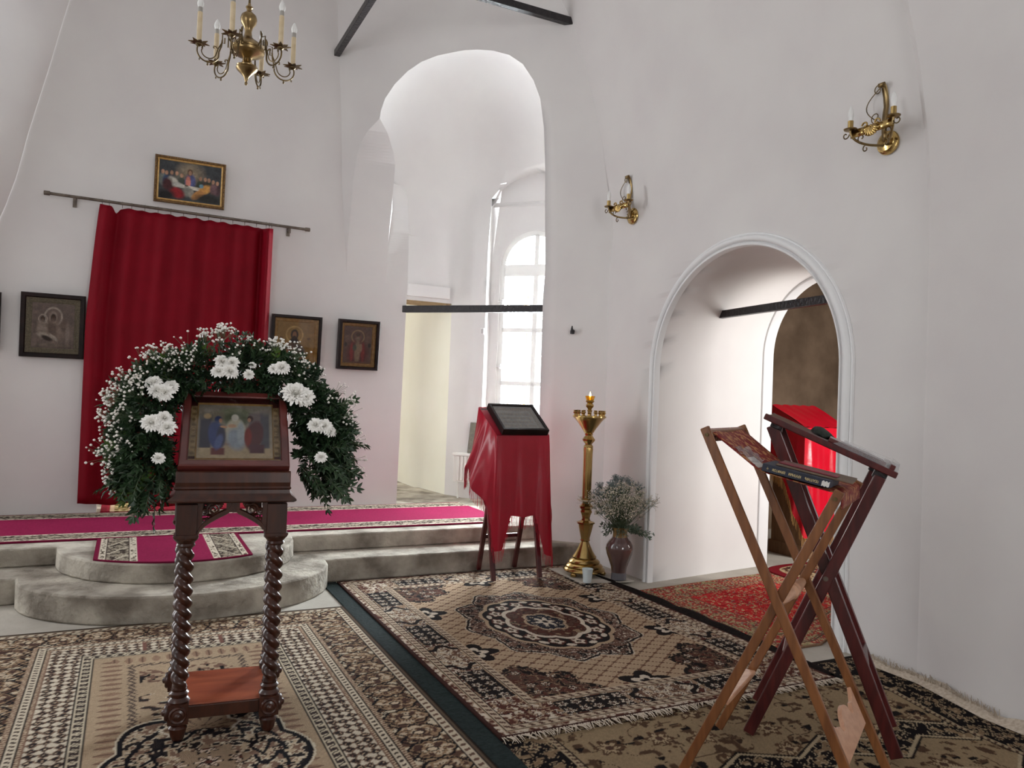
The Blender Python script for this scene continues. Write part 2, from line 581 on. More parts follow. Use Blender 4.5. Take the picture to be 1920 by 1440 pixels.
def wall_panel(x0, x1, z0, z1, y0=YW, y1=YW + 0.24):
    mb.box(((x0 + x1) / 2, (y0 + y1) / 2, (z0 + z1) / 2), (x1 - x0, y1 - y0, z1 - z0))


wall_panel(-3.6, DL, 0, CEIL)
wall_panel(DL, DR, DT, CEIL)
wall_panel(DR, 1.834, 0, CEIL)
jz = [ZP - .1, 0.6, 1.0, 1.5, 2.0, 2.3, 2.472, 2.525] + [2.525 + (3.968 - 2.525) * k / 56 for k in range(1, 57)]
P = []
for z in jz:
    p1 = dpt(d_left(z), z) if z > 2.525 else Vector((1.834, YW, z))
    zz = max(z, 2.472)
    p2 = at_z(C2, zz)
    p2.z = z
    pm = p1.lerp(p2, 0.5)
    P.append([p1, pm, p2])
mb.grid(P)
P = []
for z in [k for k in jz if k < 3.7]:
    zz = max(z, 2.472)
    p2 = at_z(C2, zz)
    p2.z = z
    p3 = at_z(C2b, max(zz, 2.472))
    p3.z = z
    P.append([p2, p3])
mb.grid(P)
P = []
for z in [k for k in jz if k < 3.62]:
    p3 = at_z(C2b, max(z, 2.472))
    p3.z = z
    p4 = at_z(C3, z)
    P.append([p3, p3.lerp(p4, .5), p4])
mb.grid(P)
P = []
for z in [k for k in jz if k < 3.62]:
    p4 = at_z(C3, z)
    P.append([p4, p4 + Vector((0, .22, 0)), Vector((1.7, YW + .24, z))])
mb.grid(P)
struct(weld(mb.build('wall_east', M['plaster'], smooth=0)))

# mirrored diagonal wall on the north side (only its upper edge shows)
NE_Z = [-1, 2.6, 2.71, 2.85, 3.4, 4.0, 4.54, 5.5, 6.4]
NE_X = [-1.05, -1.02, -.978, -.911, -.81, -.68, -.569, -.30, -.05]


def dpt_n(d, z, depth=0.0):
    x0 = interp(z, NE_Z, NE_X)
    return Vector((x0 - d * R2 - depth * R2, YW - .002 - d * R2 + depth * R2, z))


mb = MB()
diagonal_sheet(dpt_n, mb, shift=.45)
struct(weld(mb.build('wall_northeast', M['plaster'], smooth=25)))

# south wall: arched doorway, leaning inwards above as a vault
SA, SB = Vector((3.65, 5.48, 0)), Vector((3.78, 2.69, 0))
ST = (SB - SA).normalized()
SN = Vector((-ST.y, ST.x, 0)) * -1
if SN.x > 0:
    SN = -SN
S_ZS = [-1, 2.85, 3.2, 3.583, 4.23, 4.626, 5.6, 6.3]
S_OFF = [0, 0, .045, .107, .232, .335, .70, 1.05]


def spt(t, z, out=0.0):
    return SA + ST * t + Vector((-interp(z, S_ZS, S_OFF), 0, z)) + SN * out


def t_start(z):
    p = dpt(d_end(z), z)
    return (p - SA).dot(ST) - .03


def t_end(z):
    return interp(z, [-1, 2.0, 2.4, 3.34, 3.65, 4.4, 5.2, 6.3], [2.79, 2.79, 2.785, 2.717, 2.67, 2.50, 2.25, 1.8])


DT0, DR_IN, DZ = 1.435, 0.835, 1.65      # doorway centre, radius, springing height


def door_half(z):
    if z <= DZ:
        return DR_IN
    return math.sqrt(max(0.0, DR_IN ** 2 - (z - DZ) ** 2))


mb = MB()
sz = [0, .5, 1.0, 1.4, DZ] + [DZ + DR_IN * math.sin(PI / 2 * i / 24) for i in range(1, 25)]
for a, b in zip(sz[:-1], sz[1:]):
    n = 3
    for (l0, r0, l1, r1) in ((t_start(a), DT0 - door_half(a), t_start(b), DT0 - door_half(b)),
                             (DT0 + door_half(a), t_end(a), DT0 + door_half(b), t_end(b))):
        for i in range(n):
            f0, f1 = i / n, (i + 1) / n
            mb.add([spt(l0 + (r0 - l0) * f0, a), spt(l0 + (r0 - l0) * f1, a), spt(l1 + (r1 - l1) * f1, b), spt(l1 + (r1 - l1) * f0, b)], [(0, 1, 2, 3)])
sz2 = [DZ + DR_IN, 2.6, 2.75, 2.85, 3.0, 3.2, 3.4, 3.583, 3.8, 4.0, 4.23, 4.4, 4.626, 4.9, 5.2, 5.6, 6.0, 6.3]
for a, b in zip(sz2[:-1], sz2[1:]):
    n = 10
    for i in range(n):
        f0, f1 = i / n, (i + 1) / n
        l0, r0, l1, r1 = t_start(a), t_end(a), t_start(b), t_end(b)
        mb.add([spt(l0 + (r0 - l0) * f0, a), spt(l0 + (r0 - l0) * f1, a), spt(l1 + (r1 - l1) * f1, b), spt(l1 + (r1 - l1) * f0, b)], [(0, 1, 2, 3)])
# deep reveal of the doorway, through to the annex
BX, BYC, BR, BZ = 5.0, 4.43, 0.655, 1.83


def front_arch(th):
    """th from 0 (left foot) to 1 (right foot)"""
    a = th
    if a < .2:
        return DT0 - DR_IN, DZ * a / .2
    if a > .8:
        return DT0 + DR_IN, DZ * (1 - a) / .2
    an = PI - (a - .2) / .6 * PI
    return DT0 + DR_IN * math.cos(an), DZ + DR_IN * math.sin(an)


def back_arch(a):
    if a < .2:
        return Vector((BX, BYC + BR, BZ * a / .2))
    if a > .8:
        return Vector((BX, BYC - BR, BZ * (1 - a) / .2))
    an = (a - .2) / .6 * PI
    return Vector((BX, BYC + BR * math.cos(an), BZ + BR * math.sin(an)))


P = []
for i in range(61):
    a = i / 60
    t, z = front_arch(a)
    f, b = spt(t, z), back_arch(a)
    P.append([f.lerp(b, k / 6) for k in range(7)])
mb.grid(P)
struct(weld(mb.build('wall_south', M['plaster'], smooth=25)))


def arch_moulding(name, prof, pts_fn, nrm_fn, n=72):
    """sweep a section (outwards from the opening, proud of the wall) along an arch"""
    m = MB()
    P = []
    for i in range(n + 1):
        base, outd, proud = pts_fn(i / n)
        P.append([base + outd * a + proud * b for a, b in prof])
    m.grid(P)
    return struct(m.build(name, M['moulding'], smooth=35))


def front_sect(a):
    t, z = front_arch(a)
    if a < .2:
        o2 = (-1, 0)
    elif a > .8:
        o2 = (1, 0)
    else:
        an = PI - (a - .2) / .6 * PI
        o2 = (math.cos(an), math.sin(an))
    return spt(t, z), ST * o2[0] + Vector((0, 0, o2[1])), SN


prof = [(-.004, -.02), (-.004, .022), (.0, .030), (.012, .032), (.016, .022), (.022, .018)]
prof += [(.022 + .022 * (1 - math.cos(PI * k / 8)), .018 + .024 * math.sin(PI * k / 8)) for k in range(1, 9)]
prof += [(.070, .012), (.074, .016), (.082, .016), (.086, 0.0)]
arch_moulding('trim_1', prof, front_sect, None)


def back_sect(a):
    p = back_arch(a)
    if a < .2:
        o = Vector((0, 1, 0))
    elif a > .8:
        o = Vector((0, -1, 0))
    else:
        an = (a - .2) / .6 * PI
        o = Vector((0, math.cos(an), math.sin(an)))
    return p, o * -1, Vector((-1, 0, 0))


arch_moulding('trim_2', [(-.002, .05), (.012, .05), (.020, .044), (.024, .03), (.024, -.06), (-.01, -.06)], back_sect, None)

# the pier on the right and the wall running on behind the camera
mb = MB()
pz = sz[:-1] + sz2
P = []
for z in pz:
    p = spt(t_end(z), z)
    e = Vector((3.655 - .02, 2.20, z))
    p2 = p + Vector((-.016 - .012 * max(0, z - 2), -.020 - .016 * max(0, z - 2), 0))
    p = p + Vector((0, .004, 0))
    P.append([p, p2, p2.lerp(e, .34), p2.lerp(e, .67), e])
mb.grid(P)
P = []
for z in pz:
    P.append([Vector((3.635, 2.20, z)), Vector((3.60, 0, z)), Vector((3.55, -2, z)), Vector((3.5, -4.6, z))])
mb.grid(P)
struct(weld(mb.build('wall_southwest', M['plaster'], smooth=20)))

# north and west walls with their window openings, ceiling
mb = MB()
for y0, y1, z0, z1 in ((-4.6, .3, 0, CEIL), (1.7, 5.5, 0, CEIL), (.3, 1.7, 0, 1.6), (.3, 1.7, 4.4, CEIL)):
    mb.box((-3.05, (y0 + y1) / 2, (z0 + z1) / 2), (.3, y1 - y0, z1 - z0))
struct(mb.build('wall_north', M['plaster'], smooth=0))
mb = MB()
for x0, x1, z0, z1 in ((-3.2, 1.4, 0, CEIL), (3.0, 3.7, 0, CEIL), (1.4, 3.0, 0, 1.1), (1.4, 3.0, 4.1, CEIL)):
    mb.box(((x0 + x1) / 2, -4.3, (z0 + z1) / 2), (x1 - x0, .3, z1 - z0))
struct(mb.build('wall_west', M['plaster'], smooth=0))
mb = MB().box((.4, 1.8, CEIL + .1), (8.2, 13.0, .2))
struct(mb.build('ceiling', M['plaster'], smooth=0))

# floor
mb = MB().box((2.5, 2.5, -.05), (13.0, 16.0, .1))
struct(mb.build('floor', M['concrete_floor'], smooth=0))

# two concrete steps with their half-round front
AX = 0.38


def step_outline(y0, a, b, x1):
    n = 40
    pts = [(-3.4, y0)]
    pts += [(AX - a * math.cos(PI * i / n), y0 - b * math.sin(PI * i / n)) for i in range(n + 1)]
    pts += [(x1, y0), (x1, 11.0), (-3.4, 11.0)]
    return pts


def wobble(m, seed, amp=.006):
    r = random.Random(seed)
    m.v = [(x + r.uniform(-amp, amp), y + r.uniform(-amp, amp), z) for x, y, z in m.v]
    return m


def fine_outline(pts, step=.07):
    out = []
    n = len(pts)
    for i in range(n):
        p, q = pts[i], pts[(i + 1) % n]
        L = math.hypot(q[0] - p[0], q[1] - p[1])
        k = max(1, int(L / step)) if p[1] < 7 and q[1] < 7 else 1
        out += [(p[0] + (q[0] - p[0]) * j / k, p[1] + (q[1] - p[1]) * j / k) for j in range(k)]
    return out


m1 = wobble(MB().prism(fine_outline(step_outline(5.62, .952, .715, 4.4)), 0.0, .165), 3, .004)
struct(m1.build('floor_step', M['concrete'], smooth=50, bevel=.012))
m1 = wobble(MB().prism(fine_outline(step_outline(5.93, .762, .74, 4.8)), .165, ZP), 4, .006)
struct(m1.build('floor_altar', M['concrete'], smooth=50, bevel=.012))

# ------------------------------------------------------------------ the chapel behind the tall arch
WSUM = 10.95                    # x + y on the window wall
NU0, NU1, NZ, NTOP = -2.94, -1.80, 3.44, 3.80
HEAD = 2.40


def wpt(u, z, back=0.0):
    """point on the window wall; u = distance along it"""
    s = WSUM + back * math.sqrt(2)
    x = (s + u * math.sqrt(2)) / 2
    return Vector((x, s - x, z))


plan = [Vector((1.9, 7.62, 0)), Vector((2.0, 7.97, 0)), Vector((2.3, 7.97, 0)), Vector((2.75, 7.97, 0)), Vector((3.171, 7.975, 0)),
        Vector((3.235, 7.82, 0)), Vector((3.262, 7.688, 0))]
u_a = -(7.688 - 3.262) / math.sqrt(2)
nu = 14
wall_us = [u_a + (NU0 - u_a) * k / 3 for k in range(1, 4)] + [NU0 + (NU1 - NU0) * k / nu for k in range(1, nu + 1)] + [-1.6, -1.35]
plan += [wpt(u, 0) for u in wall_us]
plan += [Vector((4.75, 6.05, 0)), Vector((4.45, 5.75, 0)), Vector((3.95, 5.62, 0))]
n_door = (2, 4)
i_n0 = 7 + 2
i_n1 = i_n0 + nu
OC = Vector((2.62, 6.75, 0))
ZS, HH = 2.9, 1.85
DOME_R = 1.32


def dome(p, z):
    k = math.sqrt(max(0.0, 1 - ((z - ZS) / HH) ** 2)) if z > ZS else 1.0
    b = min(1.0, max(0.0, (z - ZS) / 1.0))
    b = b * b * (3 - 2 * b)
    d = p - OC
    rad = d.length * (1 - b) + DOME_R * b
    q = OC + d.normalized() * rad * k
    return Vector((q.x, q.y, z))


def niche_top(u):
    c, h = (NU0 + NU1) / 2, (NU1 - NU0) / 2
    f = max(0.0, 1 - ((u - c) / h) ** 2)
    return NZ + (NTOP - NZ) * math.sqrt(f)


mb = MB()
N = len(plan)
zq = [ZP - .1, 1.2, 2.0, HEAD, 2.6, ZS] + [ZS + HH * math.sin(PI / 2 * k / 18) for k in range(1, 19)]
for i in range(N - 1):
    door = n_door[0] <= i < n_door[1]
    niche = i_n0 <= i < i_n1
    for a, b in zip(zq[:-1], zq[1:]):
        za0 = za1 = a
        zb0 = zb1 = b
        if door and b <= HEAD + .001:
            continue
        if niche:
            t0 = niche_top(wall_us[i - 7])
            t1 = niche_top(wall_us[i - 6])
            if b <= min(t0, t1):
                continue
            za0, za1 = max(a, min(t0, b)), max(a, min(t1, b))
        L_ = (plan[i + 1] - plan[i]).length
        kk = max(1, int(L_ / .09)) if a >= HEAD else 1
        for j in range(kk):
            f0, f1 = j / kk, (j + 1) / kk
            pa, pb = plan[i].lerp(plan[i + 1], f0), plan[i].lerp(plan[i + 1], f1)
            mb.add([dome(pa, za0 + (za1 - za0) * f0), dome(pb, za0 + (za1 - za0) * f1), dome(pb, zb0 + (zb1 - zb0) * f1), dome(pa, zb0 + (zb1 - zb0) * f0)], [(0, 1, 2, 3)])
# niche reveal and its back wall round the window
us = [NU0 + (NU1 - NU0) * k / nu for k in range(nu + 1)]
edge = [(NU0, ZP - .1), (NU0, 1.5), (NU0, 2.6)] + [(u, niche_top(u)) for u in us] + [(NU1, 2.6), (NU1, 1.5), (NU1, ZP - .1)]
ND = 0.13
P = []
for u, z in edge:
    f = wpt(u, z)
    if z > ZS:
        f = dome(Vector((f.x, f.y, 0)), z)
    P.append([f, wpt(u, z, ND)])
mb.grid(P)
WC, WR, WSP, WBOT = -2.455, 0.385, 2.80, 0.86       # window centre, half width, springing, foot
for z0, z1 in zip([ZP - .1, WBOT, 1.4, 2.0, 2.6, WSP], [WBOT, 1.4, 2.0, 2.6, WSP, None]):
    if z1 is None:
        break
    if z0 < WBOT:
        mb.add([wpt(NU0, z0, ND), wpt(NU1, z0, ND), wpt(NU1, z1, ND), wpt(NU0, z1, ND)], [(0, 1, 2, 3)])
    else:
        mb.add([wpt(NU0, z0, ND), wpt(WC - WR, z0, ND), wpt(WC - WR, z1, ND), wpt(NU0, z1, ND)], [(0, 1, 2, 3)])
        mb.add([wpt(WC + WR, z0, ND), wpt(NU1, z0, ND), wpt(NU1, z1, ND), wpt(WC + WR, z1, ND)], [(0, 1, 2, 3)])
na = 24
inn = [(WC - WR * math.cos(PI * k / na), WSP + WR * math.sin(PI * k / na)) for k in range(na + 1)]
P = []
for k, (u, z) in enumerate(inn):
    f = k / na
    ou = NU0 + (NU1 - NU0) * f
    P.append([wpt(u, z, ND), wpt(ou, niche_top(ou) if 0 < f < 1 else WSP, ND)])
mb.grid(P)
mb.add([wpt(NU0, WSP, ND), wpt(NU0, NZ, ND), wpt(us[1], niche_top(us[1]), ND)], [(0, 1, 2)])
# window jamb
P = []
for u, z in [(WC - WR, WBOT)] + inn + [(WC + WR, WBOT), (WC - WR, WBOT)]:
    P.append([wpt(u, z, ND), wpt(u, z, ND + .25)])
mb.grid(P)
# ledge over the window
mb.add([wpt(NU0, 3.45, ND), wpt(NU1, 3.45, ND), wpt(NU1, 3.455, ND - .03), wpt(NU0, 3.455, ND - .03)], [(0, 1, 2, 3)])
mb.add([wpt(NU0, 3.455, ND - .03), wpt(NU1, 3.455, ND - .03), wpt(NU1, 3.50, ND), wpt(NU0, 3.50, ND)], [(0, 1, 2, 3)])
struct(weld(mb.build('wall_chapel', M['plaster'], smooth=50)))

# passage from the chapel into the altar: jamb, lintel, cream walls
mb = MB()
mb.add([(3.171, 7.975, .2), (3.10, 8.60, .2), (3.10, 8.60, 3.2), (3.171, 7.975, 3.2)], [(0, 1, 2, 3)])
mb.add([(3.10, 8.60, .2), (3.05, 8.62, .2), (3.05, 8.62, 3.2), (3.10, 8.60, 3.2)], [(0, 1, 2, 3)])
mb.add([(3.05, 8.62, .2), (3.06, 11.0, .2), (3.06, 11.0, 3.2), (3.05, 8.62, 3.2)], [(0, 1, 2, 3)])
mb.add([(3.2, 10.6, .2), (-3, 10.6, .2), (-3, 10.6, 3.2), (3.2, 10.6, 3.2)], [(0, 1, 2, 3)])
mb.add([(3.2, 8.0, 3.1), (-3, 7.6, 3.1), (-3, 10.7, 3.1), (3.2, 10.7, 3.1)], [(0, 1, 2, 3)])
struct(weld(mb.build('wall_altar', M['altar_plaster'], smooth=15)))
mb = MB()
mb.box((2.585, 8.2, HEAD + .04), (1.16, .42, .08))
mb.box((3.135, 8.02, HEAD - .04), (.05, .06, .1))
struct(mb.build('trim_3', M['lintel'], smooth=0))
mb = MB()
mb.box((2.60, 7.95, HEAD + .105), (1.05, .07, .13))
struct(mb.build('trim_4', M['plaster'], smooth=0, bevel=.006))

# the annex behind the arched doorway
mb = MB()
mb.box((6.6, 6.65, 1.7), (3.4, .1, 3.4))
mb.box((8.1, 4.5, 1.7), (.1, 4.4, 3.4))
for x0, x1, z0, z1 in ((5.0, 5.9, 0, 3.4), (7.1, 8.1, 0, 3.4), (5.9, 7.1, 0, .9), (5.9, 7.1, 2.7, 3.4)):
    mb.box(((x0 + x1) / 2, 2.35, (z0 + z1) / 2), (x1 - x0, .1, z1 - z0))
mb.box((6.5, 4.5, 3.45), (3.2, 4.4, .1))
for y0, y1 in ((2.3, BYC - BR - .0), (BYC + BR + .0, 6.6)):
    mb.box((5.04, (y0 + y1) / 2, 1.7), (.06, y1 - y0, 3.4))
P = []
for k in range(25):
    an = PI * k / 24
    y, z = BYC + BR * math.cos(an), BZ + BR * math.sin(an)
    P.append([Vector((5.04, y, z)), Vector((5.04, y, 3.4))])
mb.grid(P)
struct(mb.build('wall_annex', M['raw_plaster'], smooth=0))

# ------------------------------------------------------------------ chapel window with its grille
def build_window():
    off = ND + .02

    def bar(u0, z0, u1, z1, w, dep=.05, m=None):
        m = m or MB()
        p, q = wpt(u0, z0, off + dep / 2), wpt(u1, z1, off + dep / 2)
        m.beam(p, q, dep, w, side=Vector((R2, R2, 0)))
        return m

    win = MB()
    # outer frame: jambs, arch and foot in one piece
    fw = .055
    P = []
    ring = [(WC - WR, WBOT)] + inn + [(WC + WR, WBOT)]
    cen = [(WC - WR + fw, WBOT)] + [(WC - (WR - fw) * math.cos(PI * k / na), WSP + (WR - fw) * math.sin(PI * k / na)) for k in range(na + 1)] + [(WC + WR - fw, WBOT)]
    for (u, z), (v, y) in zip(ring, cen):
        P.append([wpt(u, z, off + .06), wpt(u, z, off), wpt(v, y, off), wpt(v, y, off + .06)])
    win.grid(P)
    bar(WC - WR, WBOT + .03, WC + WR, WBOT + .03, .06, .06, win)
    w = struct(win.build('window_1', M['window_white'], smooth=35))
    bar(WC - WR + .02, 2.76, WC + WR - .02, 2.76, .13, .055).build('transom', M['window_white'], w, smooth=0, bevel=.006)
    for z in (2.115, 1.54):
        bar(WC - WR + .03, z, WC + WR - .03, z, .05, .05).build('glazing_bar', M['window_white'], w, smooth=0, bevel=.005)
    bar(WC + .02, WBOT + .05, WC + .02, 2.70, .055, .052).build('mullion', M['window_white'], w, smooth=0, bevel=.005)
    bar(WC + .02, 2.82, WC + .02, WSP + WR - .03, .05, .052).build('mullion', M['window_white'], w, smooth=0, bevel=.005)
    for z in (2.42, 1.72):
        h = MB()
        p = wpt(WC - WR + .035, z, off - .012)
        h.box(p, (.02, .02, .05), Matrix.Rotation(PI / 4, 3, 'Z'))
        h.beam(wpt(WC - WR - .01, z, off - .025), wpt(WC - WR + .06, z - .005, off - .025), .012, .016, side=(0, 0, 1))
        h.build('window_handle', M['plastic_white'], w, smooth=0, bevel=.003)
    g = MB()
    P = [[wpt(u, WBOT, off + .04), wpt(u, WSP + math.sqrt(max(0, WR ** 2 - (u - WC) ** 2)) - .01, off + .04)] for u in [WC - WR + .005 + (2 * WR - .01) * k / 24 for k in range(25)]]
    g.grid(P)
    g.build('window_glass', M['pane'], w, smooth=0)
    return w


build_window()

# wrought grille outside the glass: a net of ogee curves with small collars
gr = MB()
go = ND + .19
px, pz = .235, .46
for col in range(-2, 3):
    for sgn in (-1, 1):
        pts = []
        for k in range(75):
            z = .9 + k * .032
            u = WC + .01 + col * px + sgn * px / 2 * math.sin(2 * PI * (z - .9) / pz) * abs(math.sin(2 * PI * (z - .9) / pz)) ** -.35 if abs(math.sin(2 * PI * (z - .9) / pz)) > 1e-3 else WC + .01 + col * px
            if abs(u - WC) > WR - .01 or (z > WSP and (u - WC) ** 2 + (z - WSP) ** 2 > (WR - .02) ** 2):
                if len(pts) > 2:
                    gr.tube(pts, .0105, 6)
                pts = []
                continue
            pts.append(wpt(u, z, go))
        if len(pts) > 2:
            gr.tube(pts, .0105, 6)
    for k in range(10):
        z = .9 + k * pz / 2
        u = WC + .01 + col * px
        if abs(u - WC) < WR - .02 and (z < WSP or (u - WC) ** 2 + (z - WSP) ** 2 < (WR - .03) ** 2):
            gr.lathe([(.0, -.03), (.02, -.018), (.025, 0), (.02, .018), (0, .03)], 8, wpt(u, z, go))
tag(gr.build('window_grille', M['grille'], smooth=60), 'ornamental grey iron grille of curved bars outside the arched white window', 'window grille')
pl = MB()
pl.tube([wpt(WC - .23, .3, .62), wpt(WC - .23, 2.6, .62)], .028, 8)
tag(pl.build('drain_pipe', M['ochre'], smooth=60), 'thin ochre pipe outside behind the glass of the arched window', 'pipe')

# radiator, switch, picture standing on the radiator
r0, r1 = -3.21, -2.55
rad = MB()
n = 14
zt, zb = .775, .455
for k in range(n):
    u = r0 + .04 + (r1 - r0 - .08) * (k + .5) / n
    rad.beam(wpt(u, zb + .03, -.092), wpt(u, zt - .03, -.092), .026, .030, side=Vector((R2, -R2, 0)))
rad.beam(wpt(r0, (zt + zb) / 2, -.065), wpt(r1, (zt + zb) / 2, -.065), .05, zt - zb - .02, side=Vector((R2, R2, 0)))
ra = empty('radiator', wpt((r0 + r1) / 2, 0, -.065), 'white ribbed panel radiator on the chapel wall under the arched window', 'radiator')
o = rad.build('panel', M['radiator'], None, smooth=30, bevel=.004)
o.parent = ra
o.matrix_parent_inverse = Matrix.Translation(-ra.location)
cov = MB()
cov.beam(wpt(r0 - .005, zt - .012, -.062), wpt(r1 + .005, zt - .012, -.062), .105, .03, side=Vector((R2, R2, 0)))
o = cov.build('top_cover', M['radiator'], None, smooth=0, bevel=.005)
o.parent = ra
o.matrix_parent_inverse = Matrix.Translation(-ra.location)
for u in (r0 + .05, r1 - .05):
    pi_ = MB()
    pi_.tube([wpt(u, zb + .04, -.06), wpt(u, zb - .02, -.05), wpt(u, ZP - .01, -.05)], .011, 8)
    o = pi_.build('pipe', M['radiator'], None, smooth=50)
    o.parent = ra
    o.matrix_parent_inverse = Matrix.Translation(-ra.location)

sw = MB()
sw.beam(wpt(-2.985, 2.085, -.008), wpt(-2.945, 2.085, -.008), .016, .07, side=Vector((R2, R2, 0)))
s0 = tag(sw.build('light_switch', M['plastic_white'], smooth=0, bevel=.003), 'small white switch plate beside the arched window in the chapel', 'switch')
sw = MB()
sw.beam(wpt(-2.975, 2.085, -.017), wpt(-2.955, 2.085, -.017), .006, .05, side=Vector((R2, R2, 0)))
sw.build('rocker', M['plastic_grey'], s0, smooth=0)


# ------------------------------------------------------------------ painted pictures
def paint(w, h, bg, shapes, seed=1, noise=.12, nres=90):
    """colours of a little picture: ellipses / boxes (kind, cx, cy, rx, ry, colour, softness, angle) over a ground"""
    nx = nres
    ny = max(8, int(nres * h / w))
    U, V = np.meshgrid(np.linspace(0, 1, nx), np.linspace(0, 1, ny), indexing='ij')
    rs = np.random.RandomState(seed)
    C = np.zeros((nx, ny, 3))
    C[:] = np.array(bg(U, V)).transpose(1, 2, 0) if callable(bg) else np.array(bg)[:3]
    for sh in shapes:
        kind, cx, cy, rx, ry, col, soft = sh[:7]
        an = math.radians(sh[7]) if len(sh) > 7 else 0
        du, dv = (U - cx), (V - cy)
        du, dv = du * math.cos(an) + dv * math.sin(an), -du * math.sin(an) + dv * math.cos(an)
        if kind == 'e':
            d = np.sqrt((du / rx) ** 2 + (dv / ry) ** 2)
        elif kind == 'r':
            d0 = np.sqrt((du / rx) ** 2 + (dv / ry) ** 2)
            d = 1 + np.abs(d0 - 1) * 6 - .6
        else:
            d = np.maximum(np.abs(du / rx), np.abs(dv / ry))
        a = np.clip((1 - d) / max(soft, 1e-3) + .5, 0, 1)[..., None]
        C = C * (1 - a) + np.array(col)[:3] * a
    nz = vnoise(U * 14 * w / max(w, h), V * 14 * h / max(w, h), seed) - .5
    nz2 = vnoise(U * 40, V * 40 * h / w, seed + 3) - .5
    C = C * (1 + noise * 2.0 * nz[..., None] + noise * 1.6 * nz2[..., None])
    return np.clip(C, 0, 1)


def hash2(ix, iy, seed):
    n = (ix.astype(np.int64) * 374761393 + iy.astype(np.int64) * 668265263 + seed * 1442695041) & 0xffffffff
    n = ((n ^ (n >> 13)) * 1274126177) & 0xffffffff
    n = (n ^ (n >> 16)) & 0xffff
    return n / 65535.0


def vnoise(x, y, seed=0):
    ix, iy = np.floor(x), np.floor(y)
    fx, fy = x - ix, y - iy
    fx, fy = fx * fx * (3 - 2 * fx), fy * fy * (3 - 2 * fy)
    a, b = hash2(ix, iy, seed), hash2(ix + 1, iy, seed)
    c, d = hash2(ix, iy + 1, seed), hash2(ix + 1, iy + 1, seed)
    return a * (1 - fx) * (1 - fy) + b * fx * (1 - fy) + c * (1 - fx) * fy + d * fx * fy


def picture_panel(name, w, h, C, material, parent, y=0.0):
    nx, ny = C.shape[:2]
    X, Z = np.meshgrid(np.linspace(-w / 2, w / 2, nx), np.linspace(-h / 2, h / 2, ny), indexing='ij')
    return color_grid(name, X, np.full_like(X, y), Z, C, material, parent)


def frame_ring(w, h, prof, name, material, parent, bevel=0.0):
    """mitred moulding round a w x h opening; prof = (outwards, towards viewer) pairs, in the local xz plane facing -y"""
    m = MB()
    P = []
    for sx, sz in ((-1, -1), (1, -1), (1, 1), (-1, 1), (-1, -1)):
        P.append([Vector((sx * (w / 2 + a), -b, sz * (h / 2 + a))) for a, b in prof])
    m.grid(P)
    return m.build(name, material, parent, smooth=20, bevel=bevel)


def hang(o, x, z, depth=.0, tilt=0.0, roll=0.0):
    o.location = (x, YW - depth, z)
    o.rotation_euler = (math.radians(tilt), math.radians(roll), 0)


# the painting over the curtain rod
def supper_bg(U, V):
    g = np.clip(1 - np.hypot((U - .5) / .28, (V - .72) / .38), 0, 1)
    return (.045 + .34 * g, .05 + .25 * g, .055 + .14 * g)


flesh = rgb(176, 134, 108)
sup = []
for cx, cy, c in ((.06, .62, (120, 124, 118)), (.12, .60, (52, 74, 104)), (.20, .62, (88, 82, 88)), (.28, .62, (92, 92, 84)), (.36, .58, (64, 70, 62)),
                  (.66, .56, (54, 62, 48)), (.74, .56, (70, 60, 56)), (.80, .55, (58, 66, 48)), (.87, .52, (90, 70, 62)), (.94, .50, (84, 60, 66))):
    sup += [('e', cx, cy - .12, .06, .15, rgb(*c), .5), ('e', cx, cy + .07, .026, .055, flesh, .5)]
sup += [('e', .50, .52, .085, .20, rgb(86, 92, 138), .4), ('e', .465, .50, .04, .16, rgb(206, 128, 112), .5), ('e', .49, .76, .042, .085, rgb(96, 70, 52), .4), ('e', .49, .74, .026, .06, flesh, .4),
        ('b', .52, .36, .26, .045, rgb(206, 200, 186), .25, -6), ('e', .45, .25, .07, .13, rgb(126, 124, 116), .6), ('e', .52, .22, .045, .12, rgb(142, 138, 128), .5),
        ('e', .44, .40, .03, .02, rgb(92, 72, 60), .5), ('e', .23, .46, .075, .13, rgb(196, 192, 180), .5, 20), ('e', .30, .40, .09, .06, rgb(186, 184, 176), .5, -14),
        ('e', .29, .19, .11, .15, rgb(142, 22, 30), .5, 30), ('e', .14, .38, .08, .16, rgb(74, 34, 36), .6),
        ('e', .74, .36, .085, .14, rgb(202, 148, 78), .4, -28), ('e', .63, .20, .07, .15, rgb(196, 138, 78), .4, -32), ('e', .68, .44, .035, .05, rgb(120, 164, 180), .5),
        ('e', .88, .40, .06, .12, rgb(122, 92, 96), .6), ('e', .80, .12, .2, .10, rgb(40, 40, 36), .8), ('e', .12, .10, .14, .12, rgb(22, 20, 20), .8)]
pw, ph = .575, .402
a = empty('framed_painting', (0, 0, 0), 'gilt framed painting of people seated round a table, hung above the curtain rod', 'painting')
picture_panel('canvas', pw - .07, ph - .07, paint(pw, ph, supper_bg, sup, 5, .26, 150) * .85, M['paint'], a, -.012)
frame_ring(pw - .075, ph - .075, [(0, .010), (.002, .018), (.012, .024), (.018, .020)], 'inner_moulding', M['frame_gold'], a)
frame_ring(pw - .075, ph - .075, [(.018, .020), (.022, .030), (.032, .032), (.037, .024), (.037, -.004)], 'outer_moulding', M['frame_bead'], a)
hang(a, .413, 3.17, .018, 3.5)


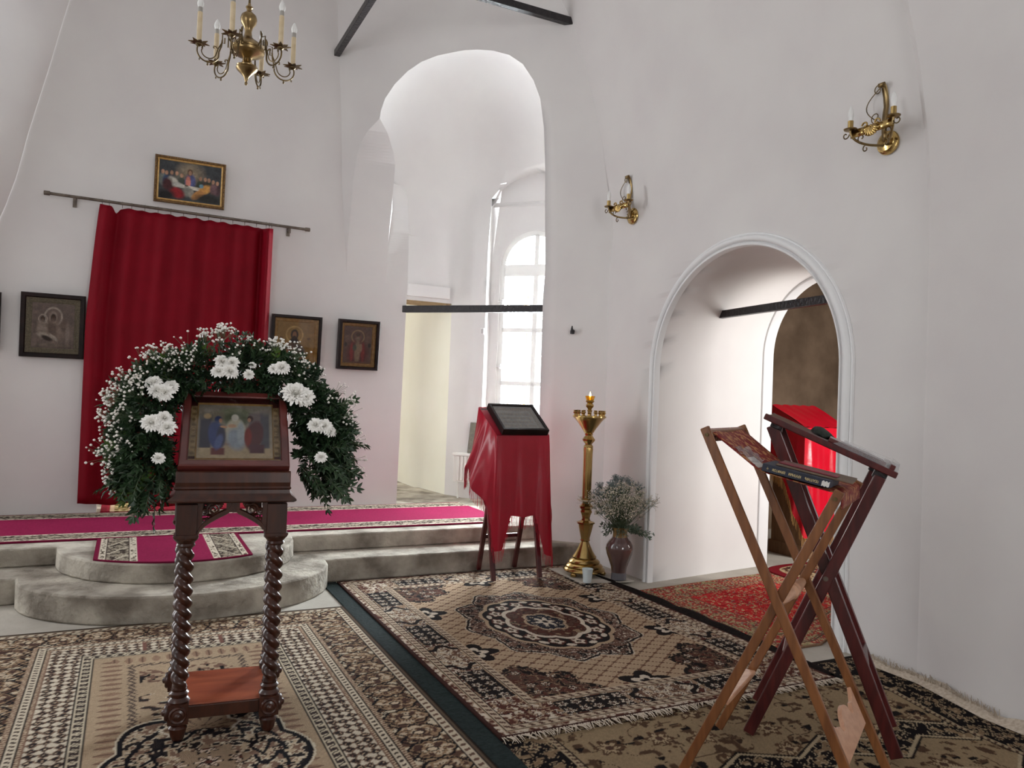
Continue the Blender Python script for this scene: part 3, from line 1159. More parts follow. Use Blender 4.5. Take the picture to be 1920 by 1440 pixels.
# icons in black cases along the wall
def icon(name, w, h, x, z, label, pic, mats, depth=.055, tilt=4, glass=True, border=.06, split=.5):
    a = empty(name, (0, 0, 0), label, 'icon', None)
    b = border
    frame_ring(w - 2 * b, h - 2 * b, [(b * .52, .012), (b * .52, depth - .012), (b * .62, depth), (b * .9, depth), (b, depth - .008), (b, 0)], 'case', M['frame_black'], a)
    frame_ring(w - 2 * b, h - 2 * b, [(0, .008), (.002, .014), (b * split * .4, .026), (b * split * .5, .022), (b * split, .036), (b * .54, .034)], 'gilt_moulding', mats[0], a)
    picture_panel('picture', w - 2 * b + .004, h - 2 * b + .004, pic, mats[1], a, -.009)
    if glass:
        MB().add([(-w / 2 + b * .5, -.040, -h / 2 + b * .5), (w / 2 - b * .5, -.040, -h / 2 + b * .5), (w / 2 - b * .5, -.040, h / 2 - b * .5), (-w / 2 + b * .5, -.040, h / 2 - b * .5)], [(0, 1, 2, 3)]).build('glass', M['dark_glass'], a, smooth=0)
    back = MB().box((0, .002, 0), (w - .01, .012, h - .01)).build('back_board', M['frame_black'], a, smooth=0)
    hang(a, x, z, .010 + h / 2 * math.sin(math.radians(tilt)), tilt)
    return a


g1, g2, g3 = rgb(148, 128, 116), rgb(118, 98, 88), rgb(188, 172, 158)
dk = rgb(58, 42, 36)
mother = [('r', .50, .70, .20, .20, g3, .6), ('e', .50, .68, .10, .14, rgb(160, 142, 130), .3), ('e', .50, .67, .062, .095, dk, .3), ('e', .50, .665, .04, .07, rgb(92, 66, 52), .4),
          ('r', .26, .64, .10, .10, g3, .6), ('e', .26, .64, .055, .065, dk, .3), ('e', .26, .635, .034, .046, rgb(88, 64, 50), .4),
          ('e', .52, .36, .22, .26, g1, .6), ('e', .48, .42, .10, .2, g2, .6, 20), ('e', .24, .42, .12, .18, rgb(160, 142, 130), .6), ('e', .30, .28, .16, .06, g3, .6, -12),
          ('e', .36, .22, .14, .05, dk, .6, -20), ('e', .48, .26, .09, .03, g3, .6, -48), ('e', .56, .22, .08, .03, g3, .6, -50), ('e', .76, .52, .09, .14, g2, .7),
          ('e', .84, .30, .05, .24, rgb(150, 132, 122), .7), ('b', .5, .07, .42, .03, rgb(132, 116, 104), .6)]
icon('silver_icon', .455, .52, -.572, 1.835, 'square icon in silver relief cover with wide dull gilt frame, left of the curtain', paint(.34, .4, rgb(126, 108, 100), mother, 9, .22, 110), (M['frame_gold_dull'], M['paint_metal']), border=.078)
gold = rgb(150, 114, 58)
blessing = [('r', .46, .70, .22, .19, rgb(196, 160, 96), .5), ('e', .46, .70, .18, .155, rgb(166, 128, 66), .3), ('e', .46, .70, .105, .125, rgb(46, 30, 26), .3), ('e', .46, .56, .12, .07, rgb(46, 30, 26), .4),
            ('e', .46, .69, .058, .088, rgb(150, 104, 74), .3), ('e', .46, .635, .05, .04, rgb(62, 42, 34), .4),
            ('e', .46, .22, .32, .30, rgb(84, 58, 46), .25), ('e', .36, .34, .10, .16, rgb(110, 76, 58), .5, 14), ('e', .58, .28, .12, .2, rgb(70, 50, 42), .5), ('e', .28, .30, .05, .06, rgb(146, 104, 78), .5),
            ('b', .60, .16, .14, .10, rgb(112, 82, 56), .4, 8), ('b', .46, .03, .5, .03, rgb(140, 108, 58), .5), ('e', .1, .62, .05, .03, rgb(116, 84, 44), .5), ('e', .85, .62, .05, .03, rgb(116, 84, 44), .5)]
icon('golden_icon', .455, .515, 1.375, 1.818, 'golden icon of a bearded figure raising one hand, touching the curtain\'s right edge', paint(.34, .4, gold, blessing, 12, .16, 110), (M['frame_gold'], M['paint']), border=.062)
bishop = [('r', .5, .72, .22, .17, rgb(168, 136, 100), .6), ('e', .5, .71, .12, .13, rgb(118, 84, 66), .3), ('e', .5, .78, .09, .05, rgb(78, 56, 44), .4), ('e', .5, .65, .08, .06, rgb(140, 120, 104), .5),
          ('e', .5, .28, .36, .34, rgb(98, 40, 38), .4), ('e', .5, .30, .10, .34, rgb(146, 122, 98), .5), ('e', .30, .30, .06, .26, rgb(138, 46, 44), .5), ('e', .70, .30, .06, .26, rgb(138, 46, 44), .5),
          ('e', .40, .42, .07, .08, rgb(74, 78, 62), .5), ('e', .62, .42, .05, .12, rgb(150, 124, 98), .5), ('e', .14, .66, .10, .10, rgb(122, 92, 76), .6), ('e', .86, .66, .10, .10, rgb(122, 92, 76), .6),
          ('e', .08, .5, .05, .06, rgb(50, 36, 32), .6), ('e', .92, .5, .05, .06, rgb(50, 36, 32), .6), ('b', .5, .02, .5, .03, rgb(110, 76, 60), .5)]
icon('small_icon', .395, .475, 1.96, 1.84, 'smallest wall icon, dark red and brown, in black and gilt case beside the tall arch', paint(.27, .34, rgb(104, 76, 64), bishop, 15, .2, 100), (M['frame_gold'], M['paint']), border=.062, depth=.075)
dim = [('r', .5, .70, .22, .19, rgb(150, 124, 86), .6), ('e', .5, .70, .10, .13, dk, .3), ('e', .5, .25, .32, .30, rgb(86, 60, 52), .3)]
icon('dark_icon', .455, .46, -1.162, 1.845, 'dark cased icon cut off by the left edge of the photo', paint(.34, .36, rgb(120, 98, 70), dim, 18, .16, 60), (M['frame_gold_dull'], M['paint']), border=.07)

# small icon standing on the radiator
a = empty('standing_icon', (0, 0, 0), 'small unframed icon propped on the radiator, behind the silk-draped lectern', 'icon')
pic = [('e', .62, .74, .14, .10, rgb(210, 96, 40), .4), ('r', .62, .76, .2, .14, rgb(180, 150, 90), .6), ('e', .62, .76, .07, .07, rgb(120, 80, 60), .3), ('e', .60, .36, .2, .3, rgb(60, 52, 48), .4)]
picture_panel('picture', .22, .32, paint(.22, .32, rgb(112, 108, 96), pic, 21, .2, 50), M['paint'], a, -.0105)
MB().box((0, 0, 0), (.226, .02, .326)).build('board', M['frame_black'], a, smooth=0)
p = wpt(-2.935, .775 + .168, -.062)
a.location = p
a.rotation_euler = (math.radians(-12), 0, math.radians(-45))

# ------------------------------------------------------------------ curtain on its rod
rod_y = YW - .09
cr = empty('curtain_rod', (.39, rod_y, 2.885), 'long thin grey metal curtain rod on the wall above the crimson curtain', 'curtain rod')


def local(o, root):
    o.parent = root
    o.matrix_parent_inverse = Matrix.Translation(-Vector(root.location))
    return o


rz_l, rz_r = 2.903, 2.876
local(MB().tube([(-.655, rod_y, rz_l), (1.43, rod_y, rz_r)], .0125, 10).build('pole', M['rod_metal'], smooth=50), cr)
for x, z, s in ((-.655, rz_l, -1), (1.43, rz_r, 1)):
    local(MB().tube([(x - .022 * s, rod_y, z), (x + .022 * s, rod_y, z)], .019, 10).build('finial', M['rod_metal'], smooth=50, bevel=.003), cr)
for x in (-.46, 1.27):
    z = rz_l + (rz_r - rz_l) * (x + .655) / 2.085
    b = MB()
    b.beam((x, rod_y, z - .02), (x, YW, z - .02), .02, .02)
    b.beam((x, YW - .006, z - .07), (x, YW - .006, z + .01), .03, .012, side=(1, 0, 0))
    b.beam((x, rod_y, z - .055), (x, rod_y, z + .0), .016, .016, side=(1, 0, 0))
    local(b.build('bracket', M['rod_metal'], smooth=0, bevel=.002), cr)

NXC, NZC = 150, 40
cx0t, cx1t, cx0b, cx1b = -.275, 1.122, -.338, 1.108
P = []
gathers = [.045, .105, .16, .24, .33, .42, .50, .58, .66, .74, .82, .88, .935, .965]
for i in range(NXC + 1):
    u = i / NXC
    row = []
    for j in range(NZC + 1):
        v = j / NZC                      # 0 at top
        x = (-.272 - .066 * min(1, v / .4) ** .8) * (1 - u) + (cx1t + (cx1b - cx1t) * v) * u
        w = .010 * math.sin(u * 2 * PI * 6.2 + .6) + .008 * math.sin(u * 2 * PI * 11.3 + 1.1 + .6 * v) * (1 - .4 * v) + .012 * math.sin(u * 2 * PI * 2.2 + 2.5) * v
        e = math.exp(-((u - .045) / .03) ** 2) * .055 * (1 - .25 * v) - math.exp(-((u - .10) / .02) ** 2) * .03 * (1 - .6 * v)
        e += math.exp(-((u - .965) / .018) ** 2) * .05 - math.exp(-((u - .93) / .018) ** 2) * .035 * (1 - .2 * v)
        y = rod_y + .012 - w - e
        zt_ = 2.868 + (2.842 - 2.868) * u
        sag = .010 * (math.cos(u * 2 * PI * 13) * .5 - .5) * (v < .02)
        tri = -.055 * math.exp(-((u - .085) / .016) ** 2)
        zb_ = .362 + .014 * math.sin(u * 7 + 1) + .012 * math.cos(u * 21)
        z = (zt_ + (sag + tri) * (1 - v) ** 6) * (1 - v) + zb_ * v
        row.append(Vector((x, min(y, YW - .02), z)))
    P.append(row)
cu = MB().grid(P).build('curtain', M['velvet'], smooth=80, solid=.004)
tag(cu, 'plain crimson curtain hanging in flat folds over the altar doorway', 'curtain')
for u in [.012, .05, .12] + [.17 + .0725 * k for k in range(11)] + [.955, .975, .99]:
    x = cx0t * (1 - u) + cx1t * u
    z = rz_l + (rz_r - rz_l) * (x + .655) / 2.085
    pts = [Vector((x, rod_y + .017 * math.cos(a_), z + .017 * math.sin(a_) - .003)) for a_ in [2 * PI * k / 14 for k in range(15)]]
    m = MB().tube(pts, .0022, 5, caps=False)
    m.tube([(x, rod_y, z - .018), (x, rod_y + .004, z - .04)], .002, 5)
    m.build('curtain_ring', M['rod_metal'], cu, smooth=60)

# ------------------------------------------------------------------ tie rods and hook
m = MB().beam((1.655, YW + .02, 4.615), (1.655, -3.0, 4.615), .055, .06)
tag(m.build('tie_rod', M['iron'], smooth=0, bevel=.004), 'black iron tie rod high up, running from above the small icon towards the viewer', 'tie rod')
m = MB().beam((3.33, 5.77, 4.655), (-2.95, 5.77, 4.655), .055, .062)
tag(m.build('tie_rod', M['iron'], smooth=0, bevel=.004), 'glossy black iron tie rod at the top edge, ending right above the tall arch', 'tie rod')
p0, p1 = Vector((2.405, 7.405, 2.228)), Vector((3.62, 6.195, 2.233))
m = MB().beam(p0, p1, .05, .068)
tag(m.build('tie_rod', M['iron'], smooth=0, bevel=.004), 'straight black iron tie rod crossing the tall arch in front of the window', 'tie rod')
m = MB().beam((4.30, 4.985, 2.127), (4.21, 3.40, 2.145), .05, .06)
tag(m.build('tie_rod', M['iron'], smooth=0, bevel=.004), 'black iron tie rod crossing inside the low arched doorway', 'tie rod')
hp = dpt(2.262, 1.985)
h = MB()
h.tube([hp + Vector((-.002, -.002, .0)), hp + Vector((-.03, -.03, -.012)), hp + Vector((-.034, -.034, .02)), hp + Vector((-.03, -.03, .042))], [.016, .014, .009, .004], 8)
h.lathe([(0, -.03), (.018, -.026), (.02, 0), (.012, .012), (.0, .014)], 10, hp + Vector((-.022, -.022, 0)))
tag(h.build('wall_hook', M['iron'], smooth=60), 'little black hook on the bare wall between the tall arch and the candle stand', 'hook')

# ------------------------------------------------------------------ carpets: patterns woven per vertex
def c3(r, g, b):
    return np.array(rgb(r, g, b)[:3])


CREAM, BEIGE, TAN, BROWN, RUST, DARK = c3(206, 192, 174), c3(178, 154, 128), c3(146, 122, 98), c3(92, 68, 58), c3(88, 52, 44), c3(36, 31, 31)


def put(C, mask, col):
    C[mask] = col


def cells(u, v, s, seed=0, jit=.2, phase=(0, 0)):
    """nearest jittered cell centre: radius (in cells), angle, random number"""
    gx, gy = u / s + phase[0], v / s + phase[1]
    ix, iy = np.floor(gx), np.floor(gy)
    h1, h2, h3 = hash2(ix, iy, seed), hash2(ix, iy, seed + 1), hash2(ix, iy, seed + 2)
    dx, dy = gx - ix - .5 + (h1 - .5) * jit, gy - iy - .5 + (h2 - .5) * jit
    return np.hypot(dx, dy), np.arctan2(dy, dx), h3


def florets(C, m, u, v, s, seed, petal, heart, line, k=5, size=.40, jit=.2, phase=(0, 0), keep=1.0):
    r, th, h = cells(u, v, s, seed, jit, phase)
    R = size * (.72 + .28 * np.cos(k * th + h * 6.3))
    ok = m & (h <= keep)
    put(C, ok & (r < R + .07), line)
    put(C, ok & (r < R), petal)
    put(C, ok & (r < R) & (np.abs(np.sin(k * th / 2 + h * 3.1)) < .16) & (r > .12), line)
    put(C, ok & (r < size * .36), line)
    put(C, ok & (r < size * .26), heart)


def foliage_noise(C, m, u, v, s, seed, cols, edge, lo=.42, hi=.58):
    n = vnoise(u / s, v / s, seed) * .65 + vnoise(u / s * 2.1, v / s * 2.1, seed + 5) * .35
    put(C, m & (n < lo), cols[0])
    put(C, m & (n >= hi), cols[1])
    if edge is not None:
        put(C, m & (np.abs(n - lo) < .022), edge)
        put(C, m & (np.abs(n - hi) < .02), edge)


def vines(C, m, u, v, s, seed, col, w=.05):
    n = vnoise(u / s, v / s, seed) + .5 * vnoise(u / s * 2, v / s * 2, seed + 9)
    put(C, m & (np.abs((n * 3.0) % 1.0 - .5) < w), col)


def guard(C, m, s, d, d0, d1, period, ground, tooth, line):
    """narrow stripe: ground with a row of slanting teeth between two dark lines"""
    t = (d - d0) / (d1 - d0)
    mm = m & (d >= d0) & (d < d1)
    put(C, mm, ground)
    ph = (s / period + t * .5) % 1.0
    put(C, mm & (ph < .42) & (t > .22) & (t < .78), tooth)
    put(C, mm & ((t < .10) | (t > .90)), line)


def rug_frame(u, v, W, H):
    du, dv = np.minimum(u, W - u), np.minimum(v, H - v)
    d = np.minimum(du, dv)
    onx = du < dv                     # left / right sides
    s = np.where(onx, v, u)
    L = np.where(onx, H, W)
    return d, s, L, onx, du, dv


def wool(C, u, v, seed, amt=.16):
    n = vnoise(u * 190, v * 190, seed) - .5
    n2 = vnoise(u * 5, v * 5, seed + 2) - .5
    return np.clip(C * .80 * (1 + amt * n[..., None] * 2 + .10 * n2[..., None]), 0, 1)


def rug(name, x0, x1, y0, y1, z, step, painter, seed, edge=(.012, .010, .010), th=.011, warp=None):
    nx, ny = int((x1 - x0) / step) + 1, int((y1 - y0) / step) + 1
    u, v = np.meshgrid(np.linspace(0, x1 - x0, nx), np.linspace(0, y1 - y0, ny), indexing='ij')
    C = wool(painter(u, v, x1 - x0, y1 - y0), u, v, seed)
    Z = np.full_like(u, z)
    X, Y = (u + x0, v + y0) if warp is None else warp(u + x0, v + y0)
    return color_grid(name, X, Y, Z, C, M['carpet'], None, (th, edge))


def paint_central(u, v, W, H):
    C = np.zeros(u.shape + (3,))
    C[:] = BEIGE
    d, s, L, onx, du, dv = rug_frame(u, v, W, H)
    fld = d >= .315
    # lattice of the field
    a, b = (u * .62 + v * .80) / .074, (u * .62 - v * .80) / .074
    la, lb_ = np.abs(a % 1 - .5), np.abs(b % 1 - .5)
    dot = (np.abs((b * 4) % 1 - .5) < .30)
    put(C, fld & (la < .085) & dot, c3(112, 80, 64))
    put(C, fld & (lb_ < .06), c3(128, 98, 78))
    put(C, fld & (la < .13) & (lb_ < .13), c3(96, 68, 56))
    # corner bouquets
    cu, cv = du - .315, dv - .315
    cr_ = np.hypot(cu / .36, cv / .40)
    ct = np.arctan2(cv, cu)
    lob = .86 + .20 * np.abs(np.cos(5 * ct))
    m = fld & (cr_ < lob)
    put(C, m, BROWN)
    foliage_noise(C, m, u, v, .030, 31, (DARK, RUST), None, .42, .62)
    florets(C, m & (cr_ < lob * .95), u, v, .085, 33, CREAM, RUST, DARK, 5, .30, .3, keep=.6)
    vines(C, m, u, v, .07, 32, TAN, .06)
    put(C, fld & (np.abs(cr_ - lob) < .05) & (hash2(np.floor(u / .012), np.floor(v / .012), 3) > .35), DARK)
    # pointed stars between the bouquets
    for (px_, py_) in ((.315, H * .36), (.315, H * .64), (W - .315, H * .36), (W - .315, H * .64), (W * .5, .315), (W * .5, H - .315)):
        r = np.hypot(u - px_, v - py_)
        th = np.arctan2(v - py_, u - px_)
        st = .075 + .06 * np.abs(np.cos(2.5 * th)) ** 1.5
        put(C, fld & (r < st + .012), DARK)
        put(C, fld & (r < st * .62), CREAM)
        put(C, fld & (r < st * .3), DARK)
    # the scalloped medallion
    mu, mv = (u - W / 2) / .50, (v - H / 2) / .70
    rr, th = np.hypot(mu, mv), np.arctan2(mv, mu)
    rim = .86 + .15 * np.abs(np.cos(5 * th)) ** .8 + .02 * np.cos(20 * th)
    m = rr < rim
    put(C, m, BROWN)
    foliage_noise(C, m, u, v, .026, 41, (DARK, c3(112, 84, 72)), None, .40, .60)
    vines(C, m, u, v, .05, 42, CREAM, .05)
    put(C, (np.abs(rr - rim) < .030) & (hash2(np.floor(u / .011), np.floor(v / .011), 8) > .4), CREAM)
    put(C, (np.abs(rr - rim) < .014), DARK)
    r2 = .70 + .045 * np.abs(np.cos(6 * th))
    m2 = rr < r2
    put(C, m2, DARK)
    put(C, np.abs(rr - r2) < .022, BEIGE)
    # ring of blossoms on black
    k = 14
    ra, tt = .57, (th / (2 * PI) * k) % 1 - .5
    br = np.hypot((rr - ra) / .088, tt * 2.5)
    ba = np.arctan2((rr - ra) / .088, tt * 2.5)
    put(C, m2 & (br < .92 + .10 * np.cos(5 * ba)), RUST)
    put(C, m2 & (br < .66 + .16 * np.cos(5 * ba)), CREAM)
    put(C, m2 & (br < .28), DARK)
    put(C, m2 & (br < .14), TAN)
    tt2 = ((th / (2 * PI) * k) + .5) % 1 - .5
    put(C, m2 & (np.hypot((rr - .645) / .032, tt2 * 5) < 1), CREAM)
    r3 = .43 + .05 * np.abs(np.cos(4 * th))
    m3 = rr < r3
    put(C, m3, RUST)
    put(C, np.abs(rr - r3) < .026, CREAM)
    foliage_noise(C, m3 & (rr < r3 - .03), u, v, .035, 44, (BROWN, TAN), DARK, .38, .66)
    r4 = .21 + .04 * np.abs(np.cos(3 * th))
    m4 = rr < r4
    put(C, m4, c3(44, 44, 52))
    put(C, np.abs(rr - r4) < .018, BEIGE)
    put(C, m4 & (rr < .10 + .04 * np.cos(6 * th)), CREAM)
    put(C, m4 & (rr < .035), DARK)
    florets(C, m4 & (rr > .10), u, v, .05, 46, CREAM, RUST, DARK, 5, .3)
    # border
    bd = d < .315
    put(C, bd, BEIGE)
    main = (d >= .095) & (d < .265)
    cw = .36
    inner = L - 2 * cw
    nseg = np.where(onx, 5.0, 3.0)
    q = (s - cw) / inner * nseg
    iq = np.floor(q)
    fq = q - iq
    cor = (q < 0) | (q >= nseg)
    panel = main & ~cor & (iq % 2 == 0)
    med = main & ~cor & (iq % 2 == 1)
    put(C, main, CREAM)
    foliage_noise(C, main, u, v, .026, 51, (RUST, c3(150, 124, 102)), DARK, .42, .56)
    edge_in = (fq > .06) & (fq < .94)
    pm = panel & edge_in & (d > .105) & (d < .255)
    put(C, pm, DARK)
    florets(C, pm, s, d - .105, .075, 53, CREAM, BROWN, DARK, 5, .40, .10)
    r, th2, h = cells(s, d, .031, 58, .3)
    put(C, pm & (r < .16) & (h > .6), TAN)
    mr = np.hypot((fq - .5) * inner / nseg / .17, (d - .18) / .105)
    mth = np.arctan2(d - .18, (fq - .5) * .36)
    ml = 1 + .10 * np.cos(8 * mth)
    mm = med & (mr < ml)
    put(C, mm, c3(176, 154, 130))
    foliage_noise(C, mm, u, v, .022, 65, (c3(112, 84, 70), c3(200, 186, 166)), None, .42, .58)
    florets(C, mm & (mr < ml * .92), u, v, .052, 55, c3(216, 204, 186), BROWN, c3(84, 64, 54), 5, .36, .2)
    put(C, med & (np.abs(mr - ml) < .10), DARK)
    cm = main & cor
    cr2 = np.hypot((np.minimum(s, L - s) - .20) / .17, (d - .18) / .085)
    florets(C, cm, u, v, .07, 57, BEIGE, RUST, BROWN, 6, .44, .25)
    foliage_noise(C, cm, u, v, .024, 59, (RUST, CREAM), None, .36, .66)
    guard(C, bd, s, d, .048, .095, .046, c3(190, 172, 150), BROWN, DARK)
    guard(C, bd, s, d, .268, .312, .046, c3(190, 172, 150), BROWN, DARK)
    put(C, d < .045, c3(150, 128, 110))
    foliage_noise(C, d < .045, u, v, .02, 60, (RUST, CREAM), None)
    put(C, d < .016, c3(66, 42, 38))
    return C


def paint_left(u, v, W, H):
    C = np.zeros(u.shape + (3,))
    C[:] = c3(172, 150, 124)
    d, s, L, onx, du, dv = rug_frame(u, v, W, H)
    # field sprigs
    fld = d >= .56
    r, th, h = cells(u, v, .055, 71, .1)
    sp = fld & (np.abs(d - .64) < .045)
    q = (s / .062) % 1 - .5
    w_ = .30 * (1 - ((d - .64) / .05) ** 2)
    put(C, sp & (np.abs(q) < w_), c3(146, 118, 98))
    put(C, sp & (np.abs(q) < .05), c3(104, 80, 68))
    q2 = ((s + .03 * np.sin(d * 60)) / .045) % 1 - .5
    lf_ = fld & (np.hypot(q2 * .045, (d - .725) * .8) < .014 + .005 * np.cos(q2 * 30))
    put(C, lf_, c3(92, 78, 70))
    put(C, fld & (np.abs(d - .725 - .010 * np.sin(s * 70)) < .004), c3(92, 78, 70))
    bunch = fld & (d > .76)
    r_, t_, h_ = cells(u, v, .30, 77, .5)
    put(C, bunch & (r_ < .36) & (h_ > .62) & (vnoise(u / .020, v / .020, 78) > .56), c3(120, 92, 78))
    put(C, bunch & (r_ < .24) & (h_ > .62) & (vnoise(u / .020, v / .020, 79) > .68), DARK)
    # medallion
    mu, mv = (u - W / 2) / .36, (v - H / 2) / .52
    rr, th = np.hypot(mu, mv), np.arctan2(mv, mu)
    rim = .88 + .14 * np.abs(np.cos(4 * th))
    halo = fld & (rr < 1.55) & (d > .75)
    fn = vnoise(u / .030, v / .030, 171)
    put(C, halo & (fn > .62), c3(118, 90, 76))
    put(C, halo & (fn > .70), c3(52, 44, 42))
    put(C, halo & (np.abs(fn - .60) < .012), c3(208, 194, 172))
    m = fld & (rr < rim)
    put(C, m, c3(184, 164, 138))
    foliage_noise(C, m, u, v, .026, 75, (c3(44, 38, 38), c3(128, 102, 86)), c3(206, 192, 170), .41, .58)
    florets(C, m, u, v, .085, 76, c3(196, 176, 152), RUST, DARK, 6, .34, .3, keep=.5)
    for k_ in range(6):
        sw = np.abs(rr - (.62 + .16 * np.cos(3 * th + k_ * 1.05))) < .022
        put(C, m & sw & (np.floor(th * 3 + k_) % 2 == 0), c3(30, 28, 32))
    put(C, fld & (np.abs(rr - rim) < .030), c3(30, 28, 32))
    put(C, fld & (np.abs(rr - rim - .045) < .012), c3(206, 194, 172))
    for (cx, cy, a0) in ((0, .31, 1), (0, -.31, -1)):
        su, sv = (u - W / 2 - cx), (v - H / 2 - cy) * a0
        sr, sth = np.hypot(su, sv), np.arctan2(su, sv)
        shell = (np.abs(sth) < 1.9) & (sr < .15 * (1 - .12 * (sth / 1.9) ** 2) + .012 * np.cos(9 * sth))
        put(C, shell, c3(160, 134, 108))
        put(C, shell & (np.abs(np.sin(sth * 7)) < .25) & (sr < .11), c3(84, 66, 56))
        put(C, shell & (vnoise(u / .02, v / .02, 81) > .68), c3(110, 84, 70))
        put(C, (np.abs(sth) < 1.9) & (np.abs(sr - (.15 * (1 - .12 * (sth / 1.9) ** 2) + .012 * np.cos(9 * sth))) < .007), c3(222, 210, 190))
    cr_ = np.hypot(u - W / 2, v - H / 2)
    put(C, cr_ < .13 + .02 * np.cos(8 * th), c3(150, 128, 106))
    florets(C, cr_ < .12, u - W / 2, v - H / 2, .12, 82, c3(206, 184, 164), RUST, DARK, 8, .40, 0, (.5, .5))
    # border bands, from the edge inwards
    bd = d < .56
    put(C, bd, c3(196, 180, 156))
    b1 = (d >= .075) & (d < .275)
    put(C, b1, c3(158, 134, 108))
    foliage_noise(C, b1, u, v, .026, 83, (c3(92, 68, 56), c3(204, 190, 166)), c3(46, 40, 40), .42, .60)
    q = (s / .16) % 1 - .5
    r1 = np.hypot(q / .42, (d - .175) / .090)
    t1 = np.arctan2(d - .175, q * .15)
    l1 = .92 + .16 * np.abs(np.cos(4 * t1))
    put(C, b1 & (r1 < l1 + .14), c3(36, 32, 34))
    put(C, b1 & (r1 < l1), c3(150, 124, 98))
    foliage_noise(C, b1 & (r1 < l1 * .92), u, v, .022, 85, (c3(84, 62, 54), c3(196, 178, 154)), None, .42, .60)
    put(C, b1 & (np.abs(r1 - .55) < .06) & (np.floor(t1 * 5) % 2 == 0), c3(64, 48, 44))
    put(C, b1 & (r1 < .30), c3(40, 34, 34))
    put(C, b1 & (r1 < .20), c3(206, 186, 160))
    wv = .252 + .016 * np.sin(s / .08 * 2 * PI)
    put(C, b1 & (np.abs(d - wv) < .006), c3(36, 32, 34))
    guard(C, bd, s, d, .022, .078, .044, c3(200, 186, 164), c3(104, 80, 68), c3(46, 40, 40))
    guard(C, bd, s, d, .272, .298, .018, c3(128, 100, 84), c3(196, 176, 150), DARK)
    guard(C, bd, s, d, .298, .338, .034, c3(208, 194, 172), c3(74, 62, 56), DARK)
    guard(C, bd, s, d, .338, .362, .018, c3(128, 100, 84), c3(196, 176, 150), DARK)
    b2 = (d >= .362) & (d < .50)
    fa = np.abs(((s + .010 * (vnoise(u / .03, v / .03, 88) - .5)) / .052) % 1 - .5)
    fb = np.abs(((d - .362) / .046 + .4 * (vnoise(u / .02, v / .02, 89) - .5)) % 1 - .5)
    f_ = fa + fb
    put(C, b2, c3(48, 42, 42))
    put(C, b2 & (f_ > .42), c3(124, 100, 84))
    put(C, b2 & (f_ > .56), c3(208, 196, 176))
    put(C, b2 & (f_ < .17), c3(190, 168, 142))
    put(C, b2 & (f_ < .09), c3(110, 76, 64))
    guard(C, bd, s, d, .50, .56, .052, c3(198, 184, 160), c3(70, 58, 54), c3(36, 32, 34))
    put(C, bd & (np.abs(d - .53 - .014 * np.sin(s / .052 * 2 * PI)) < .0045), c3(40, 36, 38))
    cp = (np.minimum(u, W - u) > .362) & (np.minimum(u, W - u) < .80) & (np.minimum(v, H - v) > .362) & (np.minimum(v, H - v) < .50)
    put(C, cp & (np.abs(np.minimum(u, W - u) - .79) < .012), c3(120, 84, 74))
    put(C, d < .022, c3(96, 80, 66))
    put(C, d < .008, c3(44, 36, 32))
    return C


def paint_front(u, v, W, H):
    return paint_front_full(u, v, W, H) * .80  # whole palette dimmed, so the corner vignetting sits in the colour


def paint_front_full(u, v, W, H):
    C = np.zeros(u.shape + (3,))
    C[:] = c3(164, 142, 112)
    d, s, L, onx, du, dv = rug_frame(u, v, W, H)
    r, th, h = cells(u, v, .13, 91, .5)
    n = vnoise(u / .026, v / .026, 92)
    n3 = vnoise(u / .06, v / .03, 97)
    put(C, (h > .15) & (r < .42) & (n > .57), c3(124, 100, 76))
    put(C, (h > .15) & (r < .42) & (n > .66), c3(92, 70, 54))
    put(C, (h > .15) & (r < .42) & (np.abs(n - .57) < .016), c3(70, 54, 44))
    put(C, (h > .40) & (r < .40) & (n3 > .70), DARK)
    put(C, (np.abs(vnoise(u / .11, v / .11, 93) - .5) < .012), c3(92, 72, 56))
    florets(C, h > -1, u, v, .26, 94, c3(190, 168, 136), BROWN, c3(98, 74, 56), 6, .20, .5, keep=.55)
    # stepped zigzag band of the middle panel
    zz = .12 * np.abs(((u / .46) % 1) * 2 - 1)
    bz = v - (H - .82) - zz
    band = (bz < 0) & (bz > -.16)
    put(C, band, DARK)
    foliage_noise(C, band, u, v, .034, 95, (c3(30, 26, 28), c3(150, 126, 98)), c3(190, 170, 140), .46, .64)
    put(C, (np.abs(bz) < .010) | (np.abs(bz + .16) < .010), c3(190, 172, 142))
    put(C, (np.abs(bz - .014) < .006) | (np.abs(bz + .174) < .006), DARK)
    zz2 = .12 * np.abs(((u / .46 + .3) % 1) * 2 - 1)
    bz2 = v - (H - 1.25) - zz2
    put(C, (np.abs(bz2) < .012), DARK)
    put(C, (np.abs(bz2 - .02) < .008), c3(196, 178, 148))
    bd = d < .24
    put(C, bd, DARK)
    foliage_noise(C, bd, u, v, .032, 96, (c3(28, 24, 26), c3(146, 122, 96)), c3(176, 154, 124), .50, .66)
    florets(C, bd & (d > .05), s, d, .11, 98, c3(180, 158, 128), BROWN, DARK, 5, .30, .3, keep=.7)
    guard(C, d < .3, s, d, .24, .275, .03, c3(186, 166, 136), BROWN, DARK)
    put(C, d < .03, c3(40, 34, 32))
    return C


